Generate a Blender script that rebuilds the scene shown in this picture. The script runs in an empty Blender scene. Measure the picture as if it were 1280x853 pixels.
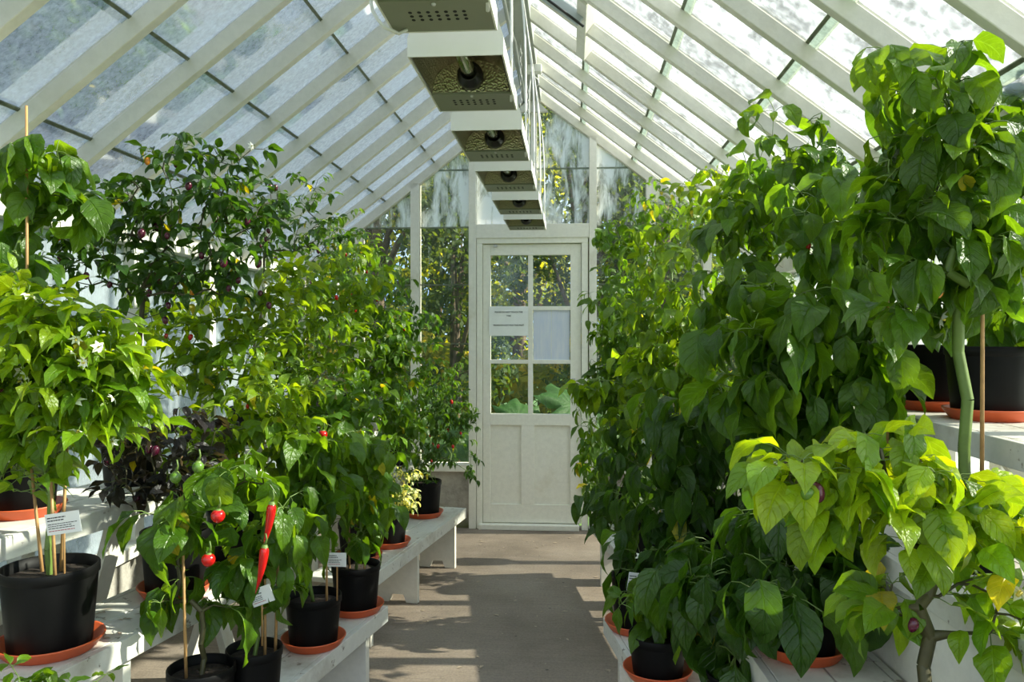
import bpy, bmesh, math, random
import numpy as np
from mathutils import Vector, Matrix, Euler
R = math.radians
PI = math.pi
SC = bpy.context.scene
COL = SC.collection

# ------------------------------------------------------------------ camera
F, CX, CY = 1000.0, 640.0, 426.5
H = 1.32
YAW = math.atan(0.075)
PITCH = -math.atan(0.0065)
cam_d = bpy.data.cameras.new('camera')
cam = bpy.data.objects.new('camera', cam_d)
COL.objects.link(cam)
cam.location = (0, 0, H)
cam.rotation_euler = (PI / 2 + PITCH, 0, YAW)
cam_d.sensor_width = 36.0
cam_d.lens = 36.0 * F / 1280.0
cam_d.clip_start = 0.05
SC.camera = cam
CR = Euler((PI / 2 + PITCH, 0, YAW)).to_matrix()
CO = Vector((0, 0, H))

def ray(px, py):
    return CR @ Vector(((px - CX) / F, (CY - py) / F, -1.0))
def at(px, py, Y):
    d = ray(px, py); return CO + d * (Y / d.y)
def onz(px, py, z):
    d = ray(px, py); return CO + d * ((z - H) / d.z)

# ------------------------------------------------------------------ helpers
def link(o, parent=None):
    COL.objects.link(o)
    if parent is not None: o.parent = parent
    return o
def tag(o, label=None, cat=None, group=None, kind=None):
    if label: o['label'] = label
    if cat: o['category'] = cat
    if group: o['group'] = group
    if kind: o['kind'] = kind
    return o
def empty(name, loc, label, cat, group=None, rz=0):
    o = bpy.data.objects.new(name, None)
    o.empty_display_size = 0.05
    o.location = loc; o.rotation_euler = (0, 0, rz)
    link(o)
    return tag(o, label, cat, group)

class MB:
    """collects shapes; build() links them as one mesh object"""
    def __init__(s): s.v = []; s.f = []; s.mi = []; s.sm = []
    def add(s, vs, fs, m=0, smooth=False):
        b = len(s.v); s.v += [tuple(v) for v in vs]
        for f in fs: s.f.append(tuple(b + i for i in f)); s.mi.append(m); s.sm.append(smooth)
    def box(s, lo, hi, m=0, M=None):
        (a, b, c), (d, e, f) = lo, hi
        vs = [(a,b,c),(d,b,c),(d,e,c),(a,e,c),(a,b,f),(d,b,f),(d,e,f),(a,e,f)]
        if M is not None: vs = [M @ Vector(v) for v in vs]
        s.add(vs, [(3,2,1,0),(4,5,6,7),(0,1,5,4),(1,2,6,5),(2,3,7,6),(3,0,4,7)], m)
    def hexa(s, vs, m=0):
        s.add(vs, [(3,2,1,0),(4,5,6,7),(0,1,5,4),(1,2,6,5),(2,3,7,6),(3,0,4,7)], m)
    def bar(s, p, q, w, h, up=(0,0,1), m=0):
        """rectangular bar from p to q; w across, h along up (centred)"""
        p, q = Vector(p), Vector(q); t = (q - p).normalized()
        b = t.cross(Vector(up)).normalized(); n = b.cross(t).normalized()
        vs = []
        for c in (p, q):
            for (i, j) in ((-1,-1),(1,-1),(1,1),(-1,1)): vs.append(c + b*(i*w/2) + n*(j*h/2))
        s.add(vs, [(0,1,2,3),(7,6,5,4),(1,0,4,5),(2,1,5,6),(3,2,6,7),(0,3,7,4)], m)
    def tube(s, pts, r, n=6, m=0, caps=True, smooth=True):
        pts = [Vector(p) for p in pts]
        rs = r if isinstance(r, (list, tuple)) else [r]*len(pts)
        vs = []; prev = None
        for i, p in enumerate(pts):
            t = (pts[min(i+1, len(pts)-1)] - pts[max(i-1, 0)]).normalized()
            if prev is None:
                a = Vector((0,0,1)) if abs(t.z) < .9 else Vector((1,0,0))
                u = t.cross(a).normalized()
            else:
                u = (prev - t * prev.dot(t)).normalized()
            prev = u; w = t.cross(u)
            for k in range(n):
                an = 2*PI*k/n; vs.append(p + (u*math.cos(an) + w*math.sin(an))*rs[i])
        fs = []
        for i in range(len(pts)-1):
            for k in range(n):
                fs.append((i*n+k, i*n+(k+1)%n, (i+1)*n+(k+1)%n, (i+1)*n+k))
        if caps:
            fs.append(tuple(range(n-1, -1, -1))); fs.append(tuple((len(pts)-1)*n+k for k in range(n)))
        s.add(vs, fs, m, smooth)
    def lathe(s, prof, n=28, m=0, M=None, smooth=True):
        vs = []
        for (r, z) in prof:
            for k in range(n):
                a = 2*PI*k/n; v = Vector((r*math.cos(a), r*math.sin(a), z))
                vs.append(M @ v if M is not None else v)
        fs = []
        for i in range(len(prof)-1):
            for k in range(n):
                fs.append((i*n+k, i*n+(k+1)%n, (i+1)*n+(k+1)%n, (i+1)*n+k))
        s.add(vs, fs, m, smooth)
    def prism(s, poly, z0, z1, M=None, m=0):
        n = len(poly)
        vs = [Vector((x, y, z0)) for x, y in poly] + [Vector((x, y, z1)) for x, y in poly]
        if M is not None: vs = [M @ v for v in vs]
        fs = [tuple(range(n-1, -1, -1)), tuple(range(n, 2*n))] + [(i, (i+1)%n, n+(i+1)%n, n+i) for i in range(n)]
        s.add(vs, fs, m)
    def build(s, name, mats, parent=None, bevel=0.0):
        me = bpy.data.meshes.new(name)
        me.from_pydata([tuple(v) for v in s.v], [], s.f)
        for mm in (mats if isinstance(mats, (list, tuple)) else [mats]): me.materials.append(mm)
        me.polygons.foreach_set('material_index', s.mi)
        me.polygons.foreach_set('use_smooth', s.sm)
        me.update()
        o = bpy.data.objects.new(name, me); link(o, parent)
        if bevel:
            b = o.modifiers.new('bevel', 'BEVEL'); b.width = bevel; b.segments = 2; b.limit_method = 'ANGLE'; b.angle_limit = R(40)
        return o
def struct(mb, name, mats, label=None, cat=None, parent=None, bevel=0.0):
    o = mb.build(name, mats, parent, bevel)
    if parent is None:
        o['kind'] = 'structure'
        if label: o['label'] = label; o['category'] = cat or name
    return o

# ------------------------------------------------------------------ materials
def new_mat(name):
    m = bpy.data.materials.new(name); m.use_nodes = True
    nt = m.node_tree; nt.nodes.clear()
    return m, nt, nt.nodes, nt.links
def N(nt, t, **kw):
    n = nt.nodes.new(t)
    for k, v in kw.items():
        if k.startswith('i_'): n.inputs[k[2:].replace('_', ' ')].default_value = v
        elif k.startswith('n_'): n.inputs[int(k[2:])].default_value = v
        else: setattr(n, k, v)
    return n
def ramp(nt, stops, interp='LINEAR'):
    r = nt.nodes.new('ShaderNodeValToRGB'); cr = r.color_ramp; cr.interpolation = interp
    while len(cr.elements) > 1: cr.elements.remove(cr.elements[-1])
    cr.elements[0].position = stops[0][0]; cr.elements[0].color = (*stops[0][1], 1)
    for p, c in stops[1:]:
        e = cr.elements.new(p); e.color = (*c, 1)
    return r
def g(v): return (v, v, v)
def coords(nt, scale=(1,1,1), kind='Object', rot=(0,0,0)):
    tc = N(nt, 'ShaderNodeTexCoord'); mp = N(nt, 'ShaderNodeMapping')
    mp.inputs['Scale'].default_value = scale; mp.inputs['Rotation'].default_value = rot
    nt.links.new(tc.outputs[kind], mp.inputs['Vector']); return mp.outputs['Vector']
def noise(nt, vec, scale, detail=4, rough=.6, dist=0.0):
    n = N(nt, 'ShaderNodeTexNoise'); n.inputs['Scale'].default_value = scale; n.inputs['Detail'].default_value = detail
    n.inputs['Roughness'].default_value = rough; n.inputs['Distortion'].default_value = dist
    nt.links.new(vec, n.inputs['Vector']); return n.outputs['Fac']
def mixc(nt, fac, a, b, blend='MIX'):
    m = N(nt, 'ShaderNodeMix', data_type='RGBA', blend_type=blend)
    for sock, v in ((m.inputs[0], fac), (m.inputs[6], a), (m.inputs[7], b)):
        if isinstance(v, (int, float)): sock.default_value = v
        elif isinstance(v, tuple): sock.default_value = (*v, 1) if len(v) == 3 else v
        else: nt.links.new(v, sock)
    return m.outputs[2]
def math_(nt, op, a, b=None, c=None):
    m = N(nt, 'ShaderNodeMath', operation=op)
    for i, v in enumerate((a, b, c)):
        if v is None: continue
        if isinstance(v, (int, float)): m.inputs[i].default_value = v
        else: nt.links.new(v, m.inputs[i])
    return m.outputs[0]
def simple(name, col, rough=.5, metal=0.0, spec=.5, nscale=0, namt=.15, bump=0.0, coat=0):
    m, nt, nd, lk = new_mat(name)
    p = N(nt, 'ShaderNodeBsdfPrincipled'); o = N(nt, 'ShaderNodeOutputMaterial')
    p.inputs['Roughness'].default_value = rough; p.inputs['Metallic'].default_value = metal
    p.inputs['Specular IOR Level'].default_value = spec
    p.inputs['Coat Weight'].default_value = coat
    if nscale:
        v = coords(nt); f = noise(nt, v, nscale)
        d = tuple(c*(1-namt) for c in col); l = tuple(min(1, c*(1+namt)) for c in col)
        r = ramp(nt, [(.3, d), (.7, l)]); lk.new(f, r.inputs[0]); lk.new(r.outputs[0], p.inputs['Base Color'])
        if bump:
            b = N(nt, 'ShaderNodeBump'); b.inputs['Strength'].default_value = bump; b.inputs['Distance'].default_value = .01
            lk.new(f, b.inputs['Height']); lk.new(b.outputs[0], p.inputs['Normal'])
    else: p.inputs['Base Color'].default_value = (*col, 1)
    lk.new(p.outputs[0], o.inputs[0]); return m
M = {}
def painted(name, base, dirt, scale=3.0, lo=.56, hi=.75, fleck=.0):
    m, nt, nd, lk = new_mat(name)
    p = N(nt, 'ShaderNodeBsdfPrincipled'); o = N(nt, 'ShaderNodeOutputMaterial')
    tc = N(nt, 'ShaderNodeNewGeometry'); vec = tc.outputs['Position']
    f = noise(nt, vec, scale, 6, .65); r = ramp(nt, [(lo, g(0)), (hi, g(1))]); lk.new(f, r.inputs[0])
    f2 = noise(nt, vec, 40, 3, .6); r2 = ramp(nt, [(.35, tuple(c*.93 for c in base)), (.65, base)]); lk.new(f2, r2.inputs[0])
    c = mixc(nt, r.outputs[0], r2.outputs[0], dirt)
    if fleck:
        f3 = noise(nt, vec, 22, 5, .7); r3 = ramp(nt, [(.62, g(0)), (.66, g(1))]); lk.new(f3, r3.inputs[0])
        k = math_(nt, 'MULTIPLY', r3.outputs[0], fleck)
        c = mixc(nt, k, c, (.13, .09, .055))
    lk.new(c, p.inputs['Base Color']); p.inputs['Roughness'].default_value = .55
    b = N(nt, 'ShaderNodeBump'); b.inputs['Strength'].default_value = .12; b.inputs['Distance'].default_value = .004
    lk.new(f2, b.inputs['Height']); lk.new(b.outputs[0], p.inputs['Normal'])
    lk.new(p.outputs[0], o.inputs[0]); return m
M['paint'] = painted('white_painted_wood', (.78, .765, .68), (.58, .55, .43))
M['door_paint'] = painted('door_paint', (.84, .83, .73), (.66, .62, .47), 2.2, .58, .8)
M['rafter_paint'] = painted('rafter_paint', (.77, .75, .66), (.54, .51, .39), 1.6, .5, .8)
M['bench_paint'] = painted('bench_paint', (.66, .65, .59), (.36, .32, .25), 4.0, .52, .72, .8)
M['ridge_paint'] = painted('ridge_paint', (.36, .38, .33), (.28, .29, .24), 2.0)
M['bare_wood'] = simple('bare_wood', (.36, .29, .21), .7, nscale=20, namt=.25)

def floor_mat():
    m, nt, nd, lk = new_mat('worn_concrete')
    p = N(nt, 'ShaderNodeBsdfPrincipled'); o = N(nt, 'ShaderNodeOutputMaterial')
    v = coords(nt); big = noise(nt, v, 1.6, 5, .6)
    r = ramp(nt, [(.3, (.165, .132, .100)), (.5, (.235, .190, .148)), (.7, (.30, .25, .20))]); lk.new(big, r.inputs[0])
    vs = coords(nt, (2, 60, 1)); st = noise(nt, vs, 2.2, 4, .6)
    r2 = ramp(nt, [(.3, g(.80)), (.7, g(1.12))]); lk.new(st, r2.inputs[0])
    c = mixc(nt, .7, r.outputs[0], r2.outputs[0], 'MULTIPLY')
    fine = noise(nt, v, 90, 3, .7); r3 = ramp(nt, [(.3, g(.7)), (.6, g(1.08))]); lk.new(fine, r3.inputs[0])
    c = mixc(nt, .8, c, r3.outputs[0], 'MULTIPLY')
    vo = N(nt, 'ShaderNodeTexVoronoi'); vo.inputs['Scale'].default_value = 9; lk.new(v, vo.inputs['Vector'])
    r4 = ramp(nt, [(.045, g(.25)), (.07, g(1))]); lk.new(vo.outputs['Distance'], r4.inputs[0])
    c = mixc(nt, .8, c, r4.outputs[0], 'MULTIPLY')
    lk.new(c, p.inputs['Base Color']); p.inputs['Roughness'].default_value = .8
    b = N(nt, 'ShaderNodeBump'); b.inputs['Strength'].default_value = .25; b.inputs['Distance'].default_value = .006
    h = math_(nt, 'ADD', st, fine); lk.new(h, b.inputs['Height']); lk.new(b.outputs[0], p.inputs['Normal'])
    lk.new(p.outputs[0], o.inputs[0]); return m
M['floor'] = floor_mat()

def stone_mat():
    m, nt, nd, lk = new_mat('plinth_stone')
    p = N(nt, 'ShaderNodeBsdfPrincipled'); o = N(nt, 'ShaderNodeOutputMaterial')
    v = coords(nt); a = noise(nt, v, 5, 6, .7); r = ramp(nt, [(.3, (.16, .15, .12)), (.52, (.36, .34, .30)), (.7, (.50, .47, .41))]); lk.new(a, r.inputs[0])
    gz = N(nt, 'ShaderNodeSeparateXYZ'); lk.new(v, gz.inputs[0])
    f = noise(nt, v, 9, 4); k = math_(nt, 'MULTIPLY', f, .30); zz = math_(nt, 'ADD', gz.outputs[2], k)
    rr = ramp(nt, [(.16, g(1)), (.30, g(0))]); lk.new(zz, rr.inputs[0])
    c = mixc(nt, rr.outputs[0], r.outputs[0], (.13, .14, .055))
    lk.new(c, p.inputs['Base Color']); p.inputs['Roughness'].default_value = .9
    b = N(nt, 'ShaderNodeBump'); b.inputs['Strength'].default_value = .6; b.inputs['Distance'].default_value = .02
    lk.new(a, b.inputs['Height']); lk.new(b.outputs[0], p.inputs['Normal'])
    lk.new(p.outputs[0], o.inputs[0]); return m
M['stone'] = stone_mat()

def glass_mat(name, dirt_scale, lo, hi, amount, streak=(1,1,1), dirtcol=(.80,.86,.88), base=.03, tint=(.93,.98,.97), second=None):
    """thin pane: clear where clean, milky where the limescale, algae and condensation sit"""
    m, nt, nd, lk = new_mat(name)
    o = N(nt, 'ShaderNodeOutputMaterial')
    geo = N(nt, 'ShaderNodeNewGeometry'); mp = N(nt, 'ShaderNodeMapping'); mp.inputs['Scale'].default_value = streak
    lk.new(geo.outputs['Position'], mp.inputs['Vector'])
    f = noise(nt, mp.outputs[0], dirt_scale, 7, .68, .4)
    big = noise(nt, geo.outputs['Position'], 1.7, 3, .5)
    s = math_(nt, 'MULTIPLY_ADD', big, .8, f); s = math_(nt, 'SUBTRACT', s, .4)
    r = ramp(nt, [(lo, g(base)), (hi, g(amount))]); lk.new(s, r.inputs[0])
    tr = N(nt, 'ShaderNodeBsdfTransparent'); tr.inputs[0].default_value = (*tint, 1)
    gl = N(nt, 'ShaderNodeBsdfGlossy'); gl.inputs['Roughness'].default_value = .06
    fr = N(nt, 'ShaderNodeFresnel'); fr.inputs[0].default_value = 1.35
    ms = N(nt, 'ShaderNodeMixShader'); lk.new(fr.outputs[0], ms.inputs[0]); lk.new(tr.outputs[0], ms.inputs[1]); lk.new(gl.outputs[0], ms.inputs[2])
    tl = N(nt, 'ShaderNodeBsdfTranslucent'); tl.inputs[0].default_value = (*dirtcol, 1)
    df = N(nt, 'ShaderNodeBsdfDiffuse'); df.inputs[0].default_value = (*dirtcol, 1)
    md = N(nt, 'ShaderNodeMixShader'); md.inputs[0].default_value = .18; lk.new(tl.outputs[0], md.inputs[1]); lk.new(df.outputs[0], md.inputs[2])
    mo = N(nt, 'ShaderNodeMixShader'); lk.new(r.outputs[0], mo.inputs[0]); lk.new(ms.outputs[0], mo.inputs[1]); lk.new(md.outputs[0], mo.inputs[2])
    lk.new(mo.outputs[0], o.inputs[0]); return m
M['roof_glass'] = glass_mat('roof_glass', 60, .22, .95, .56, (1, 1, .5), (.88, .95, 1.0), .16, (.95, .985, 1.0))
M['roof_glass_wet'] = glass_mat('wet_roof_glass', 30, .40, .74, .34, (1, 1, .5), (.80, .86, .92), .05, (.90, .95, .98))
M['lap'] = simple('glass_lap_algae', (.13, .15, .10), .5, nscale=30, namt=.4)
M['lap_light'] = glass_mat('overlapping_glass_strip', 40, .35, .7, .7, (1,1,1), (.50, .54, .46), .35, (.82, .85, .80))
M['gable_glass'] = glass_mat('gable_glass', 14, .58, .86, .45, (3.0, 1, .30), (.74, .82, .80), .025, (.95, .98, .95))
M['gable_glass_misted'] = glass_mat('misted_gable_glass', 8, .40, .58, .92, (1.7, 1, .42), (.95, .98, 1.0), .05, (.95, .98, .95))
M['door_glass'] = glass_mat('door_glass', 8, .62, .9, .35, (3, 1, .4), (.6, .7, .68), .015)

def leaf_mat(name, variegated=False, trans=.46, rough=.31):
    m, nt, nd, lk = new_mat(name)
    o = N(nt, 'ShaderNodeOutputMaterial')
    at_ = N(nt, 'ShaderNodeVertexColor', layer_name='tint')
    uv = N(nt, 'ShaderNodeUVMap'); uv.uv_map = 'UVMap'
    sx = N(nt, 'ShaderNodeSeparateXYZ'); lk.new(uv.outputs[0], sx.inputs[0])
    t = math_(nt, 'ABSOLUTE', math_(nt, 'SUBTRACT', sx.outputs[1], .5))
    mid = ramp(nt, [(0.0, g(1)), (.035, g(0))]); lk.new(t, mid.inputs[0])
    q = math_(nt, 'FRACT', math_(nt, 'MULTIPLY', math_(nt, 'SUBTRACT', sx.outputs[0], math_(nt, 'MULTIPLY', t, .55)), 6.5))
    q = math_(nt, 'ABSOLUTE', math_(nt, 'SUBTRACT', q, .5))
    vein = ramp(nt, [(0.0, g(.7)), (.09, g(0))]); lk.new(q, vein.inputs[0])
    vv = math_(nt, 'MAXIMUM', mid.outputs[0], vein.outputs[0])
    col = at_.outputs[0]
    tc = coords(nt); f = noise(nt, tc, 45, 4, .6)
    r = ramp(nt, [(.3, g(.78)), (.7, g(1.18))]); lk.new(f, r.inputs[0])
    col = mixc(nt, .8, col, r.outputs[0], 'MULTIPLY')
    if variegated:
        f2 = noise(nt, tc, 42, 3, .5); r2 = ramp(nt, [(.46, g(0)), (.52, g(1))]); lk.new(f2, r2.inputs[0])
        col = mixc(nt, r2.outputs[0], col, (.62, .66, .42))
    light = mixc(nt, 1.0, col, (1.5, 1.45, 1.6), 'MULTIPLY')
    col = mixc(nt, math_(nt, 'MULTIPLY', vv, .8), col, light)
    p = N(nt, 'ShaderNodeBsdfPrincipled'); p.inputs['Roughness'].default_value = rough; p.inputs['Specular IOR Level'].default_value = .5
    lk.new(col, p.inputs['Base Color'])
    b = N(nt, 'ShaderNodeBump'); b.inputs['Strength'].default_value = .75; b.inputs['Distance'].default_value = .005
    hh = math_(nt, 'SUBTRACT', math_(nt, 'MULTIPLY', f, 1.6), math_(nt, 'MULTIPLY', vv, .6)); lk.new(hh, b.inputs['Height']); lk.new(b.outputs[0], p.inputs['Normal'])
    tl = N(nt, 'ShaderNodeBsdfTranslucent')
    tcol = mixc(nt, 1.0, col, (3.1, 2.5, .70), 'MULTIPLY'); lk.new(tcol, tl.inputs[0])
    ms = N(nt, 'ShaderNodeMixShader'); ms.inputs[0].default_value = trans
    lk.new(p.outputs[0], ms.inputs[1]); lk.new(tl.outputs[0], ms.inputs[2]); lk.new(ms.outputs[0], o.inputs[0])
    return m
M['leaf'] = leaf_mat('pepper_leaf')
M['leaf_var'] = leaf_mat('variegated_pepper_leaf', True)
M['tree_leaf'] = leaf_mat('tree_leaf', False, .45, .6)
M['stem'] = simple('green_stem', (.12, .19, .035), .5, nscale=12, namt=.3)
M['stem_dark'] = simple('dark_stem', (.06, .055, .02), .6, nscale=12, namt=.4)
M['cane'] = simple('bamboo_cane', (.42, .24, .09), .6, nscale=25, namt=.25)
M['pot'] = simple('black_plastic', (.005, .005, .005), .5, spec=.14, nscale=8, namt=.3)
M['soil'] = simple('dark_compost', (.020, .012, .007), .95, nscale=60, namt=.75, bump=1.0)
M['terracotta'] = simple('terracotta_plastic', (.58, .10, .028), .42, nscale=6, namt=.12)
M['red'] = simple('ripe_red_pepper', (.52, .008, .006), .16, spec=.6)
M['purple'] = simple('purple_pepper', (.085, .008, .028), .2, spec=.6)
M['greenfruit'] = simple('green_pepper', (.10, .20, .025), .2, spec=.6)
M['orange'] = simple('orange_pepper', (.62, .22, .02), .2, spec=.6)
M['petal'] = simple('white_petal', (.85, .85, .74), .6)
M['anther'] = simple('yellow_anther', (.6, .5, .08), .6)
M['card'] = simple('white_card', (.82, .82, .80), .5)
M['ink'] = simple('black_ink', (.02, .02, .025), .6)
M['red_ink'] = simple('red_ink', (.45, .05, .08), .6)
M['paper'] = simple('paper_sheet', (.82, .84, .80), .6, nscale=14, namt=.04)
def paper_back():
    m, nt, nd, lk = new_mat('backlit_paper')
    o = N(nt, 'ShaderNodeOutputMaterial'); d = N(nt, 'ShaderNodeBsdfDiffuse'); t = N(nt, 'ShaderNodeBsdfTranslucent')
    v = coords(nt, (40, 40, 6)); f = noise(nt, v, 1.0, 4); r = ramp(nt, [(.3, (.74, .80, .93)), (.7, (.88, .91, .97))]); lk.new(f, r.inputs[0])  # blue of the sky light behind is put into the paper colour
    lk.new(r.outputs[0], d.inputs[0]); lk.new(r.outputs[0], t.inputs[0])
    ms = N(nt, 'ShaderNodeMixShader'); ms.inputs[0].default_value = .3; lk.new(d.outputs[0], ms.inputs[1]); lk.new(t.outputs[0], ms.inputs[2]); lk.new(ms.outputs[0], o.inputs[0]); return m
M['paper_back'] = paper_back()
M['lamp_white'] = simple('lamp_enamel', (.80, .79, .72), .4, nscale=5, namt=.04)
M['lamp_grey'] = simple('lamp_cover_olive', (.23, .24, .175), .45, nscale=5, namt=.06)
M['hole'] = simple('hole_black', (.008, .008, .008), .8)
def hammered():
    m, nt, nd, lk = new_mat('hammered_reflector')
    p = N(nt, 'ShaderNodeBsdfPrincipled'); o = N(nt, 'ShaderNodeOutputMaterial')
    p.inputs['Base Color'].default_value = (.46, .42, .31, 1); p.inputs['Metallic'].default_value = 1; p.inputs['Roughness'].default_value = .3
    vo = N(nt, 'ShaderNodeTexVoronoi'); vo.inputs['Scale'].default_value = 170; lk.new(coords(nt), vo.inputs['Vector'])
    b = N(nt, 'ShaderNodeBump'); b.inputs['Strength'].default_value = .8; b.inputs['Distance'].default_value = .003
    lk.new(vo.outputs['Distance'], b.inputs['Height']); lk.new(b.outputs[0], p.inputs['Normal']); lk.new(p.outputs[0], o.inputs[0]); return m
M['reflector'] = hammered()
M['socket'] = simple('black_ceramic', (.012, .012, .012), .3)
def bulb():
    m, nt, nd, lk = new_mat('bulb_glass')
    o = N(nt, 'ShaderNodeOutputMaterial'); t = N(nt, 'ShaderNodeBsdfTransparent'); t.inputs[0].default_value = (.8, .82, .7, 1)
    gl = N(nt, 'ShaderNodeBsdfGlossy'); gl.inputs['Roughness'].default_value = .05; gl.inputs[0].default_value = (.9, .9, .8, 1)
    ms = N(nt, 'ShaderNodeMixShader'); ms.inputs[0].default_value = .35; lk.new(t.outputs[0], ms.inputs[1]); lk.new(gl.outputs[0], ms.inputs[2]); lk.new(ms.outputs[0], o.inputs[0]); return m
M['bulb'] = bulb()
M['steel'] = simple('zinc_steel', (.50, .50, .48), .45, .6)
M['grey_metal'] = simple('grey_opener_metal', (.42, .47, .50), .4, .3)
M['cable'] = simple('white_cable', (.72, .72, .68), .45)
M['grass'] = simple('lawn_grass', (.06, .13, .025), .9, nscale=3, namt=.5)
M['bark'] = simple('tree_bark', (.10, .07, .045), .9, nscale=9, namt=.5, bump=.6)

# ------------------------------------------------------------------ setting
XL, XR, XC, YG, YB = -1.86, 1.32, -0.27, 5.45, -0.30
ZE, ZR = 1.80, 3.02                       # roof underside plane at eave / ridge
SL = (ZR - ZE) / (XC - XL)
ZP = 0.42                                 # plinth height
TH = 0.05

mb = MB(); mb.box((XL - .2, YB - 1.2, -.12), (XR + .2, YG + .12, 0)); struct(mb, 'floor', M['floor'], 'worn grey brown concrete floor of the glasshouse', 'floor')
mb = MB(); mb.box((-40, -30, -.3), (40, 45, -.13)); struct(mb, 'lawn', M['grass'], 'green lawn outside the glasshouse', 'lawn')

# side walls: stone plinth, sill, eave plate; each stud its own mesh
def wall(name, x0, x1, y0, y1, label):
    mb = MB(); mb.box((x0, y0, 0), (x1, y1, ZP - .03)); return struct(mb, name, M['stone'], label, 'wall')
wall('wall_left', XL - .2, XL, YB, YG, 'rough stone plinth under the glazing of one long side')
wall('wall_right', XR, XR + .2, YB, YG, 'rough stone plinth behind the benches under the sunny glazing')
xdl, xdr = at(592, 500, YG).x, at(741, 500, YG).x
wall('wall_back', XL - .2, xdl - .012, YG, YG + .2, 'stone plinth between far bench end and door')
wall('wall_back', xdr + .012, XR + .2, YG, YG + .2, 'stone plinth on the handle side of the door')
for nm, xa, xb in (('trim_1', XL - .12, XL + .035), ('trim_2', XR - .035, XR + .12)):
    mb = MB(); mb.box((xa, YB, ZP - .03), (xb, YG, ZP + .02)); struct(mb, nm, M['paint'], bevel=.004)
    mb = MB(); mb.box((xa + .02, YB, ZE - .09), (xb - .02, YG, ZE - .0)); struct(mb, nm.replace('1', '3').replace('2', '4'), M['paint'], bevel=.004)
for xa, xb, nm in ((XL, xdl, 'trim_5'), (xdr, XR, 'trim_6')):
    mb = MB(); mb.box((xa, YG - .035, ZP - .03), (xb, YG + .08, ZP + .02)); struct(mb, nm, M['paint'], bevel=.004)
ys = [YG - .71 * k for k in range(0, 9)]
for side, x in (('left', XL), ('right', XR)):
    s = 1 if side == 'left' else -1
    for k, y in enumerate(ys):
        mb = MB(); mb.box((min(x, x - s*.09), y - .035, ZP + .02), (max(x, x - s*.09), y + .035, ZE - .09)); struct(mb, 'wall_stud', M['paint'], bevel=.003)
    for k in range(len(ys) - 1):
        mb = MB(); ya, yb = ys[k+1] + .03, ys[k] - .03; xg = x - s*.05
        mb.add([(xg, ya, ZP + .02), (xg, yb, ZP + .02), (xg, yb, ZE - .09), (xg, ya, ZE - .09), (xg - s*.004, ya, ZP + .02), (xg - s*.004, yb, ZP + .02), (xg - s*.004, yb, ZE - .09), (xg - s*.004, ya, ZE - .09)],
               [(0,1,2,3), (4,7,6,5), (0,4,5,1), (1,5,6,2), (2,6,7,3), (3,7,4,0)], 0)
        struct(mb, 'window_%d' % (1 + k + (20 if side == 'right' else 0)), M['roof_glass'])

# rafters and roof panes
SP = .355
ry = [YG - SP * k for k in range(0, 17)]
LAPS = (.33, .67, 1.01, 1.35)
def roofz(d): return ZR - SL * d
up_l = Vector((-SL, 0, 1)).normalized(); up_r = Vector((SL, 0, 1)).normalized()
for s, up in ((-1, up_l), (1, up_r)):
    dmax = abs((XL if s < 0 else XR) - XC)
    for k, y in enumerate(ry):
        mb = MB()
        p = Vector((XC + s*.055, y, roofz(.055))); q = Vector((XC + s*(dmax + .12), y, roofz(dmax + .12)))
        w = .036 if k else .06
        mb.bar(p - up*.026, q - up*.026, w, .054, up)
        mb.bar(p + up*.004, q + up*.004, .022, .02, up)
        struct(mb, 'rafter', M['rafter_paint'], bevel=.003)
    for k in range(len(ry) - 1):
        ya, yb = ry[k+1] + .011, ry[k] - .011
        mb = MB()
        ds = [.05] + list(LAPS) + [dmax + .12]
        for i in range(len(ds) - 1):
            d0, d1 = ds[i], ds[i+1] + (.025 if i < len(ds) - 2 else 0)
            lift = .006 + (.004 if i % 2 else 0)
            a = [Vector((XC + s*d, y, roofz(d))) + up*(lift) for d in (d0, d1) for y in (ya, yb)]
            b = [v + up*.0035 for v in a]
            mb.add([a[0], a[1], a[3], a[2], b[0], b[1], b[3], b[2]], [(0,1,2,3), (7,6,5,4), (0,4,5,1), (1,5,6,2), (2,6,7,3), (3,7,4,0)], 0)
        for i, d in enumerate(LAPS):
            wlap = .012
            if s > 0: mb.bar((XC + s*(d + .012), ya, roofz(d + .012) + .001), (XC + s*(d + .012), yb, roofz(d + .012) + .001), .045, .003, up, 2)
            mb.bar((XC + s*d, ya, roofz(d)), (XC + s*d, yb, roofz(d)), wlap, .006, up, 1)
        struct(mb, 'window_%d' % (60 + k + (30 if s > 0 else 0)), [M['roof_glass'] if s < 0 else M['roof_glass_wet'], M['lap'], M['lap_light']])
mb = MB(); mb.box((XC - .062, YB, ZR - .115), (XC + .062, YG, ZR + .03)); struct(mb, 'ridge_beam', M['ridge_paint'], 'grey green ridge beam running along the roof peak', 'beam', bevel=.004)

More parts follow.
